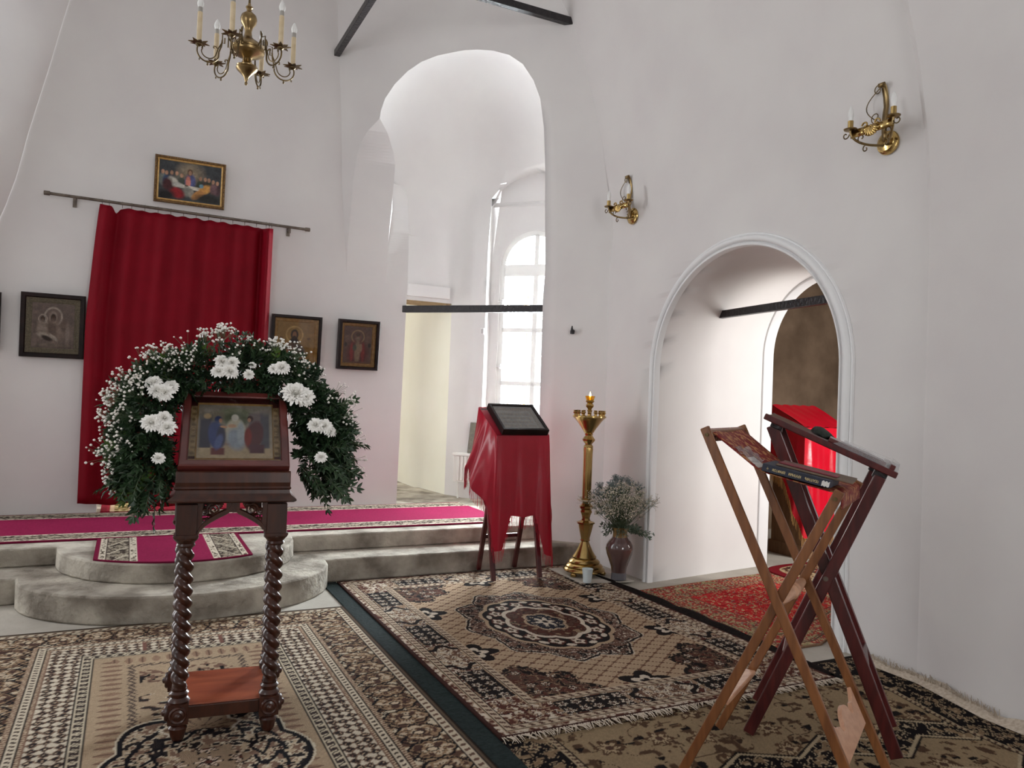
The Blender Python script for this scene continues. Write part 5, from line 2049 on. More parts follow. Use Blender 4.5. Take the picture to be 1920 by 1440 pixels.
for k, (x, y, z, R) in enumerate(heads):
    o = protos[k] if k < 2 else protos[k % 2].copy()
    if k >= 2:
        COL.objects.link(o)
    o.name = 'chrysanthemum'
    o.parent, o.matrix_parent_inverse = gar, gi
    o.scale = (R, R, R)
    o.location = (x, y, z)
    face = Vector((gr_.uniform(-.35, .35), -1, gr_.uniform(.15, .75)))
    o.rotation_euler = face.to_track_quat('Z', 'Y').to_euler()


# ------------------------------------------------------------------ silk over a lectern
def hanging_cloth(corners, lengths, flare, folds, seed, nseg=36, nv=22, closed=False):
    """corners: rim points in order; lengths: drop at each rim station (fraction 0..1 along the rim -> drop)"""
    r = random.Random(seed)
    pts, nrm, acc = [], [], [0.0]
    for i in range(len(corners) - 1):
        a, b = Vector(corners[i]), Vector(corners[i + 1])
        k = nseg
        for j in range(k + (1 if i == len(corners) - 2 else 0)):
            pts.append(a.lerp(b, j / k))
            d = (b - a)
            nrm.append(Vector((d.y, -d.x, 0)).normalized())
    n = len(pts)
    cum = [0.0]
    for i in range(1, n):
        cum.append(cum[-1] + (pts[i] - pts[i - 1]).length)
    ln = [Vector((0, 0, 0))] * n
    for i in range(n):
        s = Vector((0, 0, 0))
        for k in range(-5, 6):
            s += nrm[max(0, min(n - 1, i + k))]
        ln[i] = s.normalized()
    ph = [r.uniform(0, 6.3) for _ in range(4)]
    P, hem = [], []
    for i in range(n):
        f = cum[i] / cum[-1]
        L = interp(f, [q[0] for q in lengths], [q[1] for q in lengths])
        fl = interp(f, [q[0] for q in flare], [q[1] for q in flare])
        am = interp(f, [q[0] for q in folds], [q[1] for q in folds])
        row = []
        for j in range(nv + 1):
            v = j / nv
            w = am * v ** .8 * (math.sin(cum[i] * 38 + ph[0] + v * .5) * .6 + math.sin(cum[i] * 71 + ph[1]) * .3 + math.sin(cum[i] * 17 + ph[2] - v) * .5)
            out = fl * v ** 1.2 + w + .004 * math.sin(min(1, v * 8) * PI / 2)
            p = pts[i] + ln[i] * out + Vector((0, 0, -L * v))
            row.append(p)
        P.append(row)
        hem.append(row[-1])
    return P, hem


def hem_fringe(hem, n, length, seed, r_=.0012):
    rr = random.Random(seed)
    m = MB()
    for k in range(n):
        f = (k + rr.random()) / n * (len(hem) - 1)
        i = min(len(hem) - 2, int(f))
        p = hem[i].lerp(hem[i + 1], f - i)
        L = length * rr.uniform(.85, 1.1)
        q = p + Vector((rr.uniform(-.004, .004), rr.uniform(-.004, .004), -L))
        m.tube([p + Vector((0, 0, .003)), p.lerp(q, .5) + Vector((rr.uniform(-.002, .002), 0, 0)), q], [r_, r_, r_ * .8], 4, caps=False)
    return m


# folding lectern by the steps
fl_ = empty('folding_lectern', (2.70, 5.40, 0), 'dark brown folding lectern hidden under the long red silk cloth, beside the steps', 'lectern')
fi = Matrix.Translation(-Vector(fl_.location))
zb = .027


def child(m, name, mt, root, **kw):
    o = m.build(name, mt, None, **kw)
    o.parent, o.matrix_parent_inverse = root, Matrix.Translation(-Vector(root.location))
    return o


for x in (2.478, 2.868):
    child(MB().beam((x, 5.185, zb), (x - .012, 5.43, 1.165), .036, .026, side=(1, 0, 0)), 'leg', M['mahogany'], fl_, smooth=0, bevel=.003)
for x in (2.550, 2.865):
    child(MB().beam((x - .02, 5.575, zb), (x - .052, 5.235, 1.075), .034, .026, side=(1, 0, 0)), 'leg', M['mahogany'], fl_, smooth=0, bevel=.003)
child(MB().beam((2.54, 5.50, .30), (2.85, 5.50, .30), .030, .024, side=(0, 0, 1)), 'crossbar', M['mahogany'], fl_, smooth=0, bevel=.003)
child(MB().beam((2.47, 5.25, .62), (2.87, 5.25, .62), .030, .024, side=(0, 0, 1)), 'crossbar', M['mahogany'], fl_, smooth=0, bevel=.003)
bt = MB()
bt.add([(2.475, 5.205, 1.100), (2.905, 5.205, 1.100), (2.86, 5.475, 1.300), (2.445, 5.475, 1.300), (2.475, 5.215, 1.082), (2.905, 5.215, 1.082), (2.86, 5.485, 1.282), (2.445, 5.485, 1.282)],
       [(0, 1, 2, 3), (7, 6, 5, 4), (4, 5, 1, 0), (5, 6, 2, 1), (6, 7, 3, 2), (7, 4, 0, 3)])
child(bt, 'desk_top', M['mahogany'], fl_, smooth=0, bevel=.003)

corners = [(2.44, 5.49, 1.306), (2.468, 5.195, 1.106), (2.912, 5.195, 1.110), (2.868, 5.49, 1.306)]
lengths = [(0, .52), (.06, .50), (.13, .34), (.20, .48), (.27, .52), (.315, .86), (.36, .85), (.395, .72), (.42, .60), (.52, .615), (.60, .60), (.625, .72), (.65, .90), (.70, .93), (.74, .82), (.79, .66), (.86, .60), (1, .50)]
flare = [(0, .10), (.14, .16), (.26, .06), (.31, .035), (.45, .012), (.6, .02), (.66, .05), (.72, .09), (.8, .10), (1, .05)]
folds = [(0, .020), (.15, .030), (.28, .022), (.34, .018), (.5, .010), (.64, .014), (.70, .020), (.8, .02), (1, .02)]
P, hem = hanging_cloth(corners, lengths, flare, folds, 5)
cm = MB().grid(P)
tb = MB()
top = [[Vector(corners[1]).lerp(Vector(corners[2]), i / 10).lerp(Vector(corners[0]).lerp(Vector(corners[3]), i / 10), j / 10) + Vector((0, 0, .003)) for j in range(11)] for i in range(11)]
cm.grid(top)
# back drop; its red fringe is painted pale as if lit from behind
backP, bhem = hanging_cloth([(2.868, 5.492, 1.306), (2.44, 5.492, 1.306)], [(0, .52), (.4, .86), (.7, .84), (1, .52)], [(0, .03), (1, .03)], [(0, .012), (1, .012)], 8)
cm.grid(backP)
silk = tag(weld(cm.build('silk_cloth', M['silk'], smooth=80)), 'red silk cloth with fringed corners draped over the folding lectern by the steps', 'cloth')
hem_fringe(hem, 300, .085, 3).build('fringe', M['silk_fringe'], silk, smooth=60)
hem_fringe(bhem[8:-6], 70, .07, 4).build('fringe', M['backlit_fringe'], silk, smooth=60)

# the framed icon lying on it
fr = empty('framed_icon', (0, 0, 0), 'black box-framed icon under reflecting glass lying on the red silk-draped lectern', 'icon')
fw_, fh_ = .395, .335
frame_ring(fw_ - .05, fh_ - .05, [(0, .030), (.002, .040), (.022, .042), (.025, .038), (.025, -.004)], 'frame', M['frame_black'], fr, bevel=.002)
frame_ring(fw_ - .09, fh_ - .09, [(0, .006), (.004, .012), (.008, .009), (.013, .014), (.020, .018)], 'inner_moulding', M['frame_gold_dull'], fr)
pic = paint(.31, .25, rgb(156, 154, 142), [('b', .5, .2 + .2 * k, .42, .06, rgb(132, 130, 118), .5) for k in range(4)] + [('e', .1 + .1 * j, .22 + .2 * k, .03, .05, rgb(150, 140, 118), .5) for k in range(4) for j in range(9)], 44, .2, 80)  # ground kept pale: the bright reflection in the glass is painted in
picture_panel('picture', fw_ - .088, fh_ - .088, pic, M['paint'], fr, -.006)
MB().add([(-.17, -.034, -.142), (.17, -.034, -.142), (.17, -.034, .142), (-.17, -.034, .142)], [(0, 1, 2, 3)]).build('glass', pane_glass('flat_picture_glass', 3.4, .01), fr, smooth=0)
MB().box((0, .004, 0), (fw_ - .004, .012, fh_ - .004)).build('back_board', M['frame_black'], fr, smooth=0)
sl = math.atan2(.20, .295)
ctr = Vector((2.690, 5.325, 1.196))
nv_ = Vector((0, -math.sin(sl), math.cos(sl)))
fr.rotation_euler = (-(PI / 2 - sl), 0, math.radians(1.5))
fr.location = ctr + nv_ * .022

# draped lectern in the annex
al = empty('box_lectern', (5.89, 5.38, 0), 'brown box-shaped lectern standing under red cloth in the room behind the arched doorway', 'lectern')
bd = MB()
bd.add([(5.62, 5.20, .03), (6.16, 5.20, .03), (6.16, 5.58, .03), (5.62, 5.58, .03), (5.62, 5.20, 1.20), (6.16, 5.20, 1.20), (6.16, 5.58, 1.40), (5.62, 5.58, 1.40)],
       [(3, 2, 1, 0), (4, 5, 6, 7), (0, 1, 5, 4), (1, 2, 6, 5), (2, 3, 7, 6), (3, 0, 4, 7)])
child(bd, 'body', M['panel_wood'], al, smooth=0, bevel=.004)
child(MB().box((5.89, 5.39, .06), (.57, .41, .12)), 'plinth', M['panel_wood'], al, smooth=0, bevel=.004)
c2_ = [(5.605, 5.60, 1.415), (5.605, 5.185, 1.215), (6.175, 5.185, 1.215), (6.175, 5.60, 1.415)]
P, hem = hanging_cloth(c2_, [(0, .62), (.15, .60), (.26, .86), (.32, 1.02), (.5, 1.0), (.68, 1.02), (.8, .7), (1, .6)], [(0, .03), (1, .03)], [(0, .012), (.3, .022), (.5, .024), (1, .014)], 15)
cm = MB().grid(P)
cm.grid([[Vector(c2_[1]).lerp(Vector(c2_[2]), i / 14).lerp(Vector(c2_[0]).lerp(Vector(c2_[3]), i / 14), j / 10) + Vector((0, 0, .004 + .005 * math.sin(i * 2.1 + j * .5))) for j in range(11)] for i in range(15)])
o = tag(weld(cm.build('red_cloth', M['satin'], smooth=80)), 'bright red cloth draped over the box lectern seen through the arched doorway', 'cloth')
hem_fringe(hem, 200, .09, 23, .002).build('fringe', mat('gold_fringe', rgb(206, 150, 80), rgb(222, 176, 110), 40, .5), o, smooth=60)

# ------------------------------------------------------------------ brass candle stand
CX, CY = 3.270, 5.198
cs = empty('candle_stand', (CX, CY, 0), 'tall polished brass floor candle stand with a lit amber oil lamp on top', 'candle stand')
c0 = (CX, CY, 0)
fl = lambda k, amp: (lambda a, r, z: (r * (1 + amp * math.cos(k * a)) * math.cos(a), r * (1 + amp * math.cos(k * a)) * math.sin(a)))
oct_ = lambda a, r, z: (r / max(math.cos((a % (PI / 4)) - PI / 8), .5) * .96 * math.cos(a), r / max(math.cos((a % (PI / 4)) - PI / 8), .5) * .96 * math.sin(a))
base = MB().lathe([(.120, .030), (.162, .032), (.166, .040), (.160, .052), (.146, .060), (.148, .070), (.140, .080), (.120, .092), (.124, .102), (.112, .116), (.092, .128), (.096, .140), (.080, .160), (.062, .190), (.048, .220), (.034, .252), (.030, .262)], 40, c0)
child(base, 'base', M['brass'], cs, smooth=40)
for k in range(3):
    a = 2 * PI * k / 3 + 3.6
    f = MB().lathe([(0, .0), (.020, .004), (.026, .016), (.020, .030), (.0, .034)], 12, (CX + .148 * math.cos(a), CY + .148 * math.sin(a), 0))
    child(f, 'foot', M['brass'], cs, smooth=50)
kn = MB().lathe([(.030, .258), (.040, .268), (.034, .276), (.036, .290), (.048, .340), (.060, .395), (.070, .400), (.070, .410), (.050, .416), (.036, .424), (.030, .440), (.032, .450), (.036, .468), (.046, .490), (.040, .508), (.052, .520), (.052, .536), (.038, .548), (.030, .565), (.034, .575)], 24, c0, fn=oct_)
child(kn, 'lower_knop', M['brass'], cs, smooth=25)
sh = MB().lathe([(.032, .572), (.033, .60), (.034, .95), (.036, .985), (.033, 1.0)], 48, c0, fn=fl(12, .06))
child(sh, 'fluted_shaft', M['brass'], cs, smooth=60)
kn = MB().lathe([(.033, .996), (.038, 1.002), (.034, 1.012), (.026, 1.022), (.030, 1.030), (.048, 1.050), (.050, 1.062), (.036, 1.080), (.028, 1.092), (.034, 1.102), (.026, 1.110)], 24, c0, fn=oct_)
child(kn, 'upper_knop', M['brass'], cs, smooth=25)
dish = MB().lathe([(.026, 1.106), (.036, 1.112), (.060, 1.150), (.100, 1.205), (.122, 1.228), (.133, 1.236), (.133, 1.246), (.125, 1.246), (.100, 1.236), (.03, 1.224), (.0, 1.224)], 40, c0)
child(dish, 'candle_dish', M['brass'], cs, smooth=40)
for k in range(14):
    a = 2 * PI * k / 14 + .1
    r = .116 if k % 2 == 0 else .104
    s = MB().lathe([(.012, 1.238), (.015, 1.245), (.008, 1.252), (.008, 1.260), (.014, 1.266), (.015, 1.274), (.011, 1.278), (.013, 1.290), (.009, 1.290), (.008, 1.270), (0, 1.270)], 10, (CX + r * math.cos(a), CY + r * math.sin(a), 0))
    child(s, 'candle_socket', M['brass'], cs, smooth=40)
st = MB().lathe([(.030, 1.222), (.024, 1.236), (.016, 1.250), (.016, 1.280), (.022, 1.288), (.014, 1.296), (.018, 1.306), (.030, 1.318), (.032, 1.330), (.026, 1.340), (.020, 1.346), (.030, 1.354), (.036, 1.362), (.034, 1.366), (0, 1.362)], 28, c0)
child(st, 'lamp_holder', M['brass'], cs, smooth=40)
lg = MB().lathe([(.0, 1.364), (.026, 1.365), (.030, 1.372), (.037, 1.396), (.038, 1.404), (.035, 1.404), (.031, 1.386), (.026, 1.372), (.0, 1.370)], 18, c0, fn=fl(9, .03))
child(lg, 'amber_lamp_glass', M['amber'], cs, smooth=50)
fm = MB().lathe([(.0, 1.392), (.005, 1.396), (.0075, 1.406), (.005, 1.420), (.002, 1.432), (0, 1.438)], 10, c0)
child(fm, 'flame', M['flame'], cs, smooth=60)

# plastic tumbler on the floor
cup = MB().lathe([(.0, .024), (.030, .024), (.031, .030), (.041, .122), (.042, .126), (.039, .126), (.029, .034), (.0, .032)], 24, (3.150, 4.955, 0))
tag(cup.build('tumbler', M['cup'], smooth=40), 'cloudy plastic tumbler on the floor before the brass candle stand', 'cup')

# vase of dried flowers
VX, VY = 3.432, 4.955
va = empty('vase', (VX, VY, 0), 'brown glazed floor vase with flared neck, between candle stand and doorway', 'vase')
body = [(.050, .002), (.060, .006), (.058, .030), (.056, .060), (.062, .100), (.080, .150), (.098, .200), (.106, .240), (.102, .270), (.084, .298), (.064, .318), (.058, .330)]
child(MB().lathe(body[:4], 32, (VX, VY, 0)), 'foot', M['vase_foot'], va, smooth=60)
child(MB().lathe(body[3:], 32, (VX, VY, 0)), 'body', M['vase'], va, smooth=60)
child(MB().lathe([(.058, .328), (.055, .350), (.058, .375), (.072, .400), (.076, .404), (.072, .405), (.054, .375), (.050, .340), (.0, .330)], 32, (VX, VY, 0)), 'neck', M['vase_rim'], va, smooth=60)
bo = empty('bouquet', (VX, VY, .38), 'bunch of dried baby\'s breath, blue thistle and leafy twigs in the brown floor vase', 'flowers')
br_ = random.Random(77)
gb, st_, lf, th_ = MB(), MB(), MB(), MB()
top = Vector((VX, VY, .375))
for k in range(230):
    d = (Vector((br_.gauss(0, .6) - .10, br_.gauss(0, .6), 1.0))).normalized()
    L = br_.uniform(.08, .29)
    p = top + Vector((br_.uniform(-.03, .03), br_.uniform(-.03, .03), 0))
    e = p + d * L + Vector((0, 0, .02))
    st_.tube([p, e], .0010, 3, caps=False)
    gyps_cluster(gb, st_, e, (d + Vector((0, 0, .3))).normalized(), br_.uniform(.07, .12), 11, br_, .0038, .9)
for k in range(20):
    d = (Vector((br_.gauss(-.12, .24), br_.gauss(.06, .20), 1.0))).normalized()
    e = top + d * br_.uniform(.27, .39)
    st_.tube([top, e], .0014, 4, caps=False)
    for q in range(34):
        dd = (d + rvec(br_) * .9).normalized()
        th_.tube([e - d * .02, e + dd * br_.uniform(.03, .06)], [.0014, .0006], 3, caps=False)
        th_.lathe([(0, -.004), (.0045, 0), (0, .004)], 5, e + dd * br_.uniform(.02, .055))
for k in range(46):
    d = Vector((br_.gauss(0, .75), br_.gauss(0, .75), br_.uniform(.1, .6)))
    sprig(lf, st_, top + Vector((0, 0, .01)), d, br_.uniform(.09, .17), 5, .028, .012, br_, .5)
for d, L in (((.75, -.75, .05), .20), ((.8, -.6, -.10), .20), ((.7, -.7, .0), .22)):
    sprig(lf, st_, top + Vector((.02, -.02, .02)), Vector(d), L, 7, .030, .012, br_, .35)
sd_ = Vector((.62, -.65, .85)).normalized()
st_.tube([top, top + sd_ * .33], .0012, 4, caps=False)
for k in range(5):
    gyps_cluster(gb, st_, top + sd_ * (.26 + .02 * k), (sd_ + rvec(br_) * .6).normalized(), .10, 8, br_, .0032, .9)
for m_ in (gb, th_, lf, st_):
    cl_v = []
    for v in m_.v:
        v = Vector(v)
        out_ = (v - SA).dot(SN)
        lim = .015 if abs((v - SA).dot(ST) - DT0) > DR_IN + .09 else .05
        v = v + SN * (lim - out_) if out_ < lim else v
        away = Vector((v.x - CX, v.y - CY, 0))
        if away.length < .075:
            v = v + away.normalized() * (.075 - away.length)
        cl_v.append(tuple(v))
    m_.v = cl_v
for m_, nm, mt in ((gb, 'tiny_blossom', M['gyps_old']), (th_, 'thistle_head', M['thistle']), (lf, 'leaves', M['leaf_grey']), (st_, 'stems', M['stem'])):
    o = child(m_, nm, mt, bo, smooth=50)
    o['kind'] = 'stuff'


for o_ in (cs, va, bo):
    o_.location.z += .023

# ------------------------------------------------------------------ folding lecterns on the right
def frame3(o, w, s):
    """local (s, w, z) to world"""
    o, w, s = Vector(o), Vector(w), Vector(s)
    return lambda a, b, z: o + s * a + w * b + Vector((0, 0, z))


Ff = frame3((1.925, 2.315, 0), (.848, .530, 0), (.530, -.848, 0))
wF, sF = Vector((.848, .530, 0)), Vector((.530, -.848, 0))
LF = .45
fo = empty('folding_lectern', Ff(.32, LF / 2, 0), 'orange-brown folding lectern with crossed legs and a red brocade sling', 'lectern')
zc = .021


def leg_pt(leg, z):
    if leg == 'F':
        return .645 + (.052 - .645) * (z - zc) / (1.30 - zc)
    return .0 + .515 * (z - zc) / (1.108 - zc)


for b in (-.022, LF + .030):
    m = MB().beam(Ff(leg_pt('F', zc), b, zc), Ff(leg_pt('F', 1.312), b, 1.312), .018, .035, side=wF)
    l = child(m, 'leg', M['wood_orange'], fo, smooth=0, bevel=.004)
    c = Ff(leg_pt('F', 1.285), b, 1.285)
    sd = MB().tube([c - wF * .014, c + wF * .014], .007, 10)
    child(sd, 'bolt', M['dark_brass'], fo, smooth=50)
for b in (-.002, LF + .010):
    m = MB().beam(Ff(leg_pt('G', zc), b, zc), Ff(leg_pt('G', 1.118), b, 1.118), .018, .034, side=wF)
    child(m, 'leg', M['wood_orange'], fo, smooth=0, bevel=.004)
    c = Ff(leg_pt('G', 1.09), b, 1.09)
    child(MB().tube([c - wF * .014, c + wF * .014], .007, 10), 'bolt', M['dark_brass'], fo, smooth=50)
for leg, z, r in (('F', 1.292, .013), ('G', 1.095, .013)):
    a = leg_pt(leg, z)
    child(MB().tube([Ff(a, -.0, z), Ff(a, LF + .01, z)], r, 12), 'sling_bar', M['wood_orange'], fo, smooth=50)
# turned spindle at the crossing
a, z = .325, .700
pts, rr = [], []
for k in range(41):
    t = k / 40
    pts.append(Ff(a, .03 + (LF - .045) * t, z))
    rr.append(.013 + .013 * math.sin(PI * t) ** .7 + .006 * math.exp(-((t - .46) / .025) ** 2) - .005 * math.exp(-((t - .40) / .02) ** 2) - .005 * math.exp(-((t - .52) / .02) ** 2) + .004 * math.exp(-((t - .58) / .02) ** 2))
child(MB().tube(pts, rr, 18), 'turned_spindle', M['wood_turned'], fo, smooth=50)
# lower stretchers: a plain bar between the G legs, a scalloped board between the F legs
a = leg_pt('G', .295)
child(MB().beam(Ff(a, .03, .295), Ff(a, LF - .015, .295), .018, .045, side=(0, 0, 1)), 'stretcher', M['wood_turned'], fo, smooth=0, bevel=.005)
out = [(0, .0)]
n = 36
for k in range(n + 1):
    t = k / n
    x = abs(t * 2 - 1)
    h = .105 + (.030 * math.cos(x / .30 * PI / 2) ** .6 if x < .30 else 0) - .030 * math.sin(min(1, max(0, (x - .30) / .30)) * PI) + .035 * max(0, (x - .72) / .28) ** 1.2
    out.append((t * (LF - .02), h))
out.append((LF - .02, 0))
a0, z0_ = leg_pt('F', .19), .19
upF = (Ff(leg_pt('F', 1.0), 0, 1.0) - Ff(leg_pt('F', .1), 0, .1)).normalized()
mF = Matrix((wF, upF, wF.cross(upF))).transposed()
child(MB().prism(out, -.008, .008, mF, Ff(a0, .003, z0_)), 'scalloped_board', M['wood_turned'], fo, smooth=30, bevel=.002)
# brocade sling, pulled down where the book lies
def sag(tt):
    v = max(0.0, min(tt / .42, (1 - tt) / .58))
    return .064 * min(v, .9 + (v - .9) * .3)


P = []
aF, aG = leg_pt('F', 1.292), leg_pt('G', 1.095)
for i in range(37):
    t = i / 36
    row = []
    for j in range(13):
        q = j / 12
        b = .012 + (LF - .012) * q
        if t < .12:
            tt = t / .12
            s_, zz = aF - .014 + .0 * tt, 1.255 + .05 * math.sin(tt * PI / 2)
        elif t > .88:
            tt = (t - .88) / .12
            s_, zz = aG + .014, 1.108 - .055 * tt
        else:
            tt = (t - .12) / .76
            s_ = aF - .008 + (aG - aF + .016) * tt
            zz = 1.306 + (1.110 - 1.306) * tt - sag(tt) + .003 * math.sin(q * 9 + tt * 5)
        row.append(Ff(s_, b, zz))
    P.append(row)
sg = child(MB().grid(P), 'brocade_sling', M['brocade'], fo, smooth=80, solid=.004)
sg['label'] = 'red and gold brocade sling'


def sling(tt, b, lift=0.0):
    s_ = aF - .008 + (aG - aF + .016) * tt
    zz = 1.306 + (1.110 - 1.306) * tt - sag(tt)
    return Ff(s_, b, zz + lift)


def slab(c, along_, up_n, L, W, T, name, mt, parent=None, bevel=.0015):
    """block centred at c: L along 'along_', W across, T thick along up_n"""
    x = Vector(along_).normalized()
    zv = (Vector(up_n) - x * Vector(up_n).dot(x)).normalized()
    y = zv.cross(x)
    m = MB().box(c, (L, W, T), Matrix((x, y, zv)).transposed())
    return m.build(name, mt, parent, smooth=0, bevel=bevel)


# books lying in the sling; the spine of the thick blue one faces the viewer
dS = (sling(.97, .1) - sling(.46, .1)).normalized()
nS_ = wF.cross(dS) * -1
if nS_.z < 0:
    nS_ = -nS_
Lb, Wb, Tb = .236, .19, .028
cb = sling(.68, .002 + Wb / 2, .0) + nS_ * (Tb / 2 + .007)
bk = slab(cb, dS, nS_, Lb, Wb, Tb, 'book', M['book_blue'])
tag(bk, 'thick navy blue book with gold Cyrillic spine lettering, lying in the brocade sling', 'book')
pg = slab(cb + wF * .003, dS, nS_, Lb - .008, Wb - .002, Tb - .007, 'pages', M['pages'], bk, 0)


def text_mesh(body, name, size, origin, xdir, ydir, mt, parent, ext=.0004, squeeze=.66):
    cu_ = bpy.data.curves.new(name, 'FONT')
    cu_.body = body
    cu_.size = size
    cu_.extrude = ext
    cu_.align_x = 'CENTER'
    cu_.align_y = 'CENTER'
    tmp = bpy.data.objects.new(name + '_tmp', cu_)
    COL.objects.link(tmp)
    dg = bpy.context.evaluated_depsgraph_get()
    me = bpy.data.meshes.new_from_object(tmp.evaluated_get(dg))
    bpy.data.objects.remove(tmp)
    me.materials.clear()
    me.materials.append(mt)
    me.name = name
    o = bpy.data.objects.new(name, me)
    COL.objects.link(o)
    x, y = Vector(xdir).normalized(), Vector(ydir).normalized()
    m4 = Matrix((x * squeeze, y, x.cross(y))).transposed().to_4x4()
    m4.translation = origin
    if parent is not None:
        o.parent = parent
    o.matrix_world = m4
    return o


xd, yd = -dS, -nS_                    # the book lies with its title upside down
fc = cb - wF * (Wb / 2 + .0008)
for body, off in (('ПСАЛТИРЬ', .056), ('КРУПНЫМ', -.002), ('ШРИФТОМ', -.058)):
    text_mesh(body, 'spine_lettering', .0128, fc + dS * off, xd, yd, M['lettering'], bk)
text_mesh('☩', 'spine_ornament', .014, fc - dS * .098, xd, yd, M['lettering'], bk)
lb = MB()
pts = [fc + dS * (.090 + .026 * k / 5) - wF * .0003 + nS_ * (.010 * (1 if k % 2 else .55)) for k in range(6)] + [fc + dS * (.116 - .026 * k / 5) - wF * .0003 - nS_ * (.012 * (1 if k % 2 else .7)) for k in range(6)]
lb.add(pts, [tuple(range(12))])
lb.build('torn_label', M['white_ribbon'], bk, smooth=0)
tag(slab(cb + nS_ * (Tb / 2 + .0035) + wF * .045 + dS * .045, dS + wF * .06, nS_ - dS * .02, .262, .20, .005, 'folder', M['book_brown']), 'thin grey-brown cardboard folder lying open on top of the blue book', 'folder')
tag(slab(cb + nS_ * (Tb / 2 + .009) + wF * .012 + dS * .022, dS, nS_, .205, .075, .004, 'booklet', M['book_red']), 'narrow wine-red booklet lying on the brown folder in the sling', 'booklet')
bg_ = MB()
c = sling(.34, .12, .012)
Pb = []
for i in range(9):
    row = []
    for j in range(7):
        row.append(sling(.21 + .15 * i / 8, .02 + .18 * j / 6, .008 + .006 * math.sin(i * 1.7 + j) + .004 * math.cos(j * 2.3)))
    Pb.append(row)
bg_.grid(Pb)
tag(bg_.build('plastic_bag', M['acrylic'], smooth=60, solid=.001), 'crumpled clear plastic sleeve in the brocade sling beside the blue book', 'plastic bag')
Pb = [[sling(.30 + .10 * i / 3, .03 + .11 * j / 3, .004) for j in range(4)] for i in range(4)]
tag(MB().grid(Pb).build('paper_slip', M['paper'], smooth=0, solid=.001), 'white paper slip under the clear plastic sleeve', 'paper')

# the dark mahogany stand behind it
Mf = frame3((2.404, 2.477, 0), (.755, .655, 0), (.655, -.755, 0))
wM, sM = Vector((.755, .655, 0)), Vector((.655, -.755, 0))
LM = .388
ma = empty('reading_stand', Mf(.28, LM / 2, 0), 'dark mahogany folding stand with a sloping reading board, behind the orange lectern', 'lectern')


def leg_m(leg, z):
    if leg == 'a':
        return .0 + .475 * (z - zc) / (1.14 - zc)
    return .565 + (.055 - .565) * (z - zc) / (1.315 - zc)


for b in (-.004, LM - .004):
    child(MB().beam(Mf(leg_m('a', zc), b, zc), Mf(leg_m('a', 1.135), b, 1.135), .024, .046, side=wM), 'leg', M['mahogany'], ma, smooth=0, bevel=.004)
for b in (.026, LM - .034):
    child(MB().beam(Mf(leg_m('b', zc), b, zc), Mf(leg_m('b', 1.318), b, 1.318), .022, .050, side=wM), 'leg', M['mahogany'], ma, smooth=0, bevel=.004)
a = .283
child(MB().tube([Mf(a, -.02, .705), Mf(a, LM + .012, .705)], .010, 12), 'pivot_rod', M['rod_metal'], ma, smooth=50)
for leg, z, b0, b1 in (('a', .37, .01, LM - .016), ('b', .36, .035, LM - .045), ('b', 1.292, .03, LM - .04)):
    a = leg_m(leg, z)
    child(MB().beam(Mf(a, b0, z), Mf(a, b1, z), .022, .05 if z < 1 else .03, side=(0, 0, 1)), 'stretcher', M['mahogany'], ma, smooth=0, bevel=.003)
# board
bA, bB = Vector((.035, 0, 1.358)), Vector((.525, 0, 1.150))
dB = (Mf(bB.x, 0, bB.z) - Mf(bA.x, 0, bA.z)).normalized()
nB = dB.cross(wM)
if nB.z < 0:
    nB = -nB


def brd(t, b, h=0.0):
    return Mf(bA.x, 0, bA.z).lerp(Mf(bB.x, 0, bB.z), t) + wM * b + nB * h


Lbd = (Mf(bB.x, 0, bB.z) - Mf(bA.x, 0, bA.z)).length
m = MB()
m.box(brd(.5, LM / 2 - .005), (Lbd, LM + .02, .016), Matrix((dB, nB.cross(dB), nB)).transposed())
child(m, 'reading_board', M['mahogany'], ma, smooth=0, bevel=.004)
m = MB()
for b in (-.012, LM + .002):
    m.box(brd(.5, b, -.004), (Lbd + .02, .022, .026), Matrix((dB, nB.cross(dB), nB)).transposed())
child(m, 'board_edge', M['mahogany'], ma, smooth=0, bevel=.004)
child(MB().box(brd(.965, LM / 2 - .005, .016), (.022, LM + .02, .026), Matrix((dB, nB.cross(dB), nB)).transposed()), 'book_stop', M['mahogany'], ma, smooth=0, bevel=.003)
for b in (.01, LM - .02):
    child(MB().box(brd(.915, b, -.030), (.052, .036, .034), Matrix((dB, nB.cross(dB), nB)).transposed()), 'bracket', M['iron'], ma, smooth=0, bevel=.003)
    child(MB().box(brd(.095, b + .01, -.022), (.05, .03, .026), Matrix((dB, nB.cross(dB), nB)).transposed()), 'bracket', M['iron'], ma, smooth=0, bevel=.003)
slab_c = brd(.70, .10, .018)
o = slab(slab_c, dB, nB, .23, .22, .016, 'book', M['kiot_wood'])
tag(o, 'dark red-brown book lying low on the sloping mahogany reading board', 'book')
m = MB()
m.add([brd(.60, -.01, .029), brd(.97, -.01, .038), brd(.985, LM, .038), brd(.60, LM, .029)], [(0, 1, 2, 3)])
m.add([brd(.52, -.012, .010), brd(.60, -.012, .040), brd(1.0, -.012, .040), brd(1.02, -.012, .0)], [(0, 1, 2, 3)])
m.add([brd(1.0, -.012, .044), brd(1.0, LM, .044), brd(1.02, LM, -.01), brd(1.02, -.012, -.01)], [(0, 1, 2, 3)])
child(m, 'plastic_cover', M['acrylic'], ma, smooth=0, solid=.001)['label'] = 'clear plastic cover over the board'
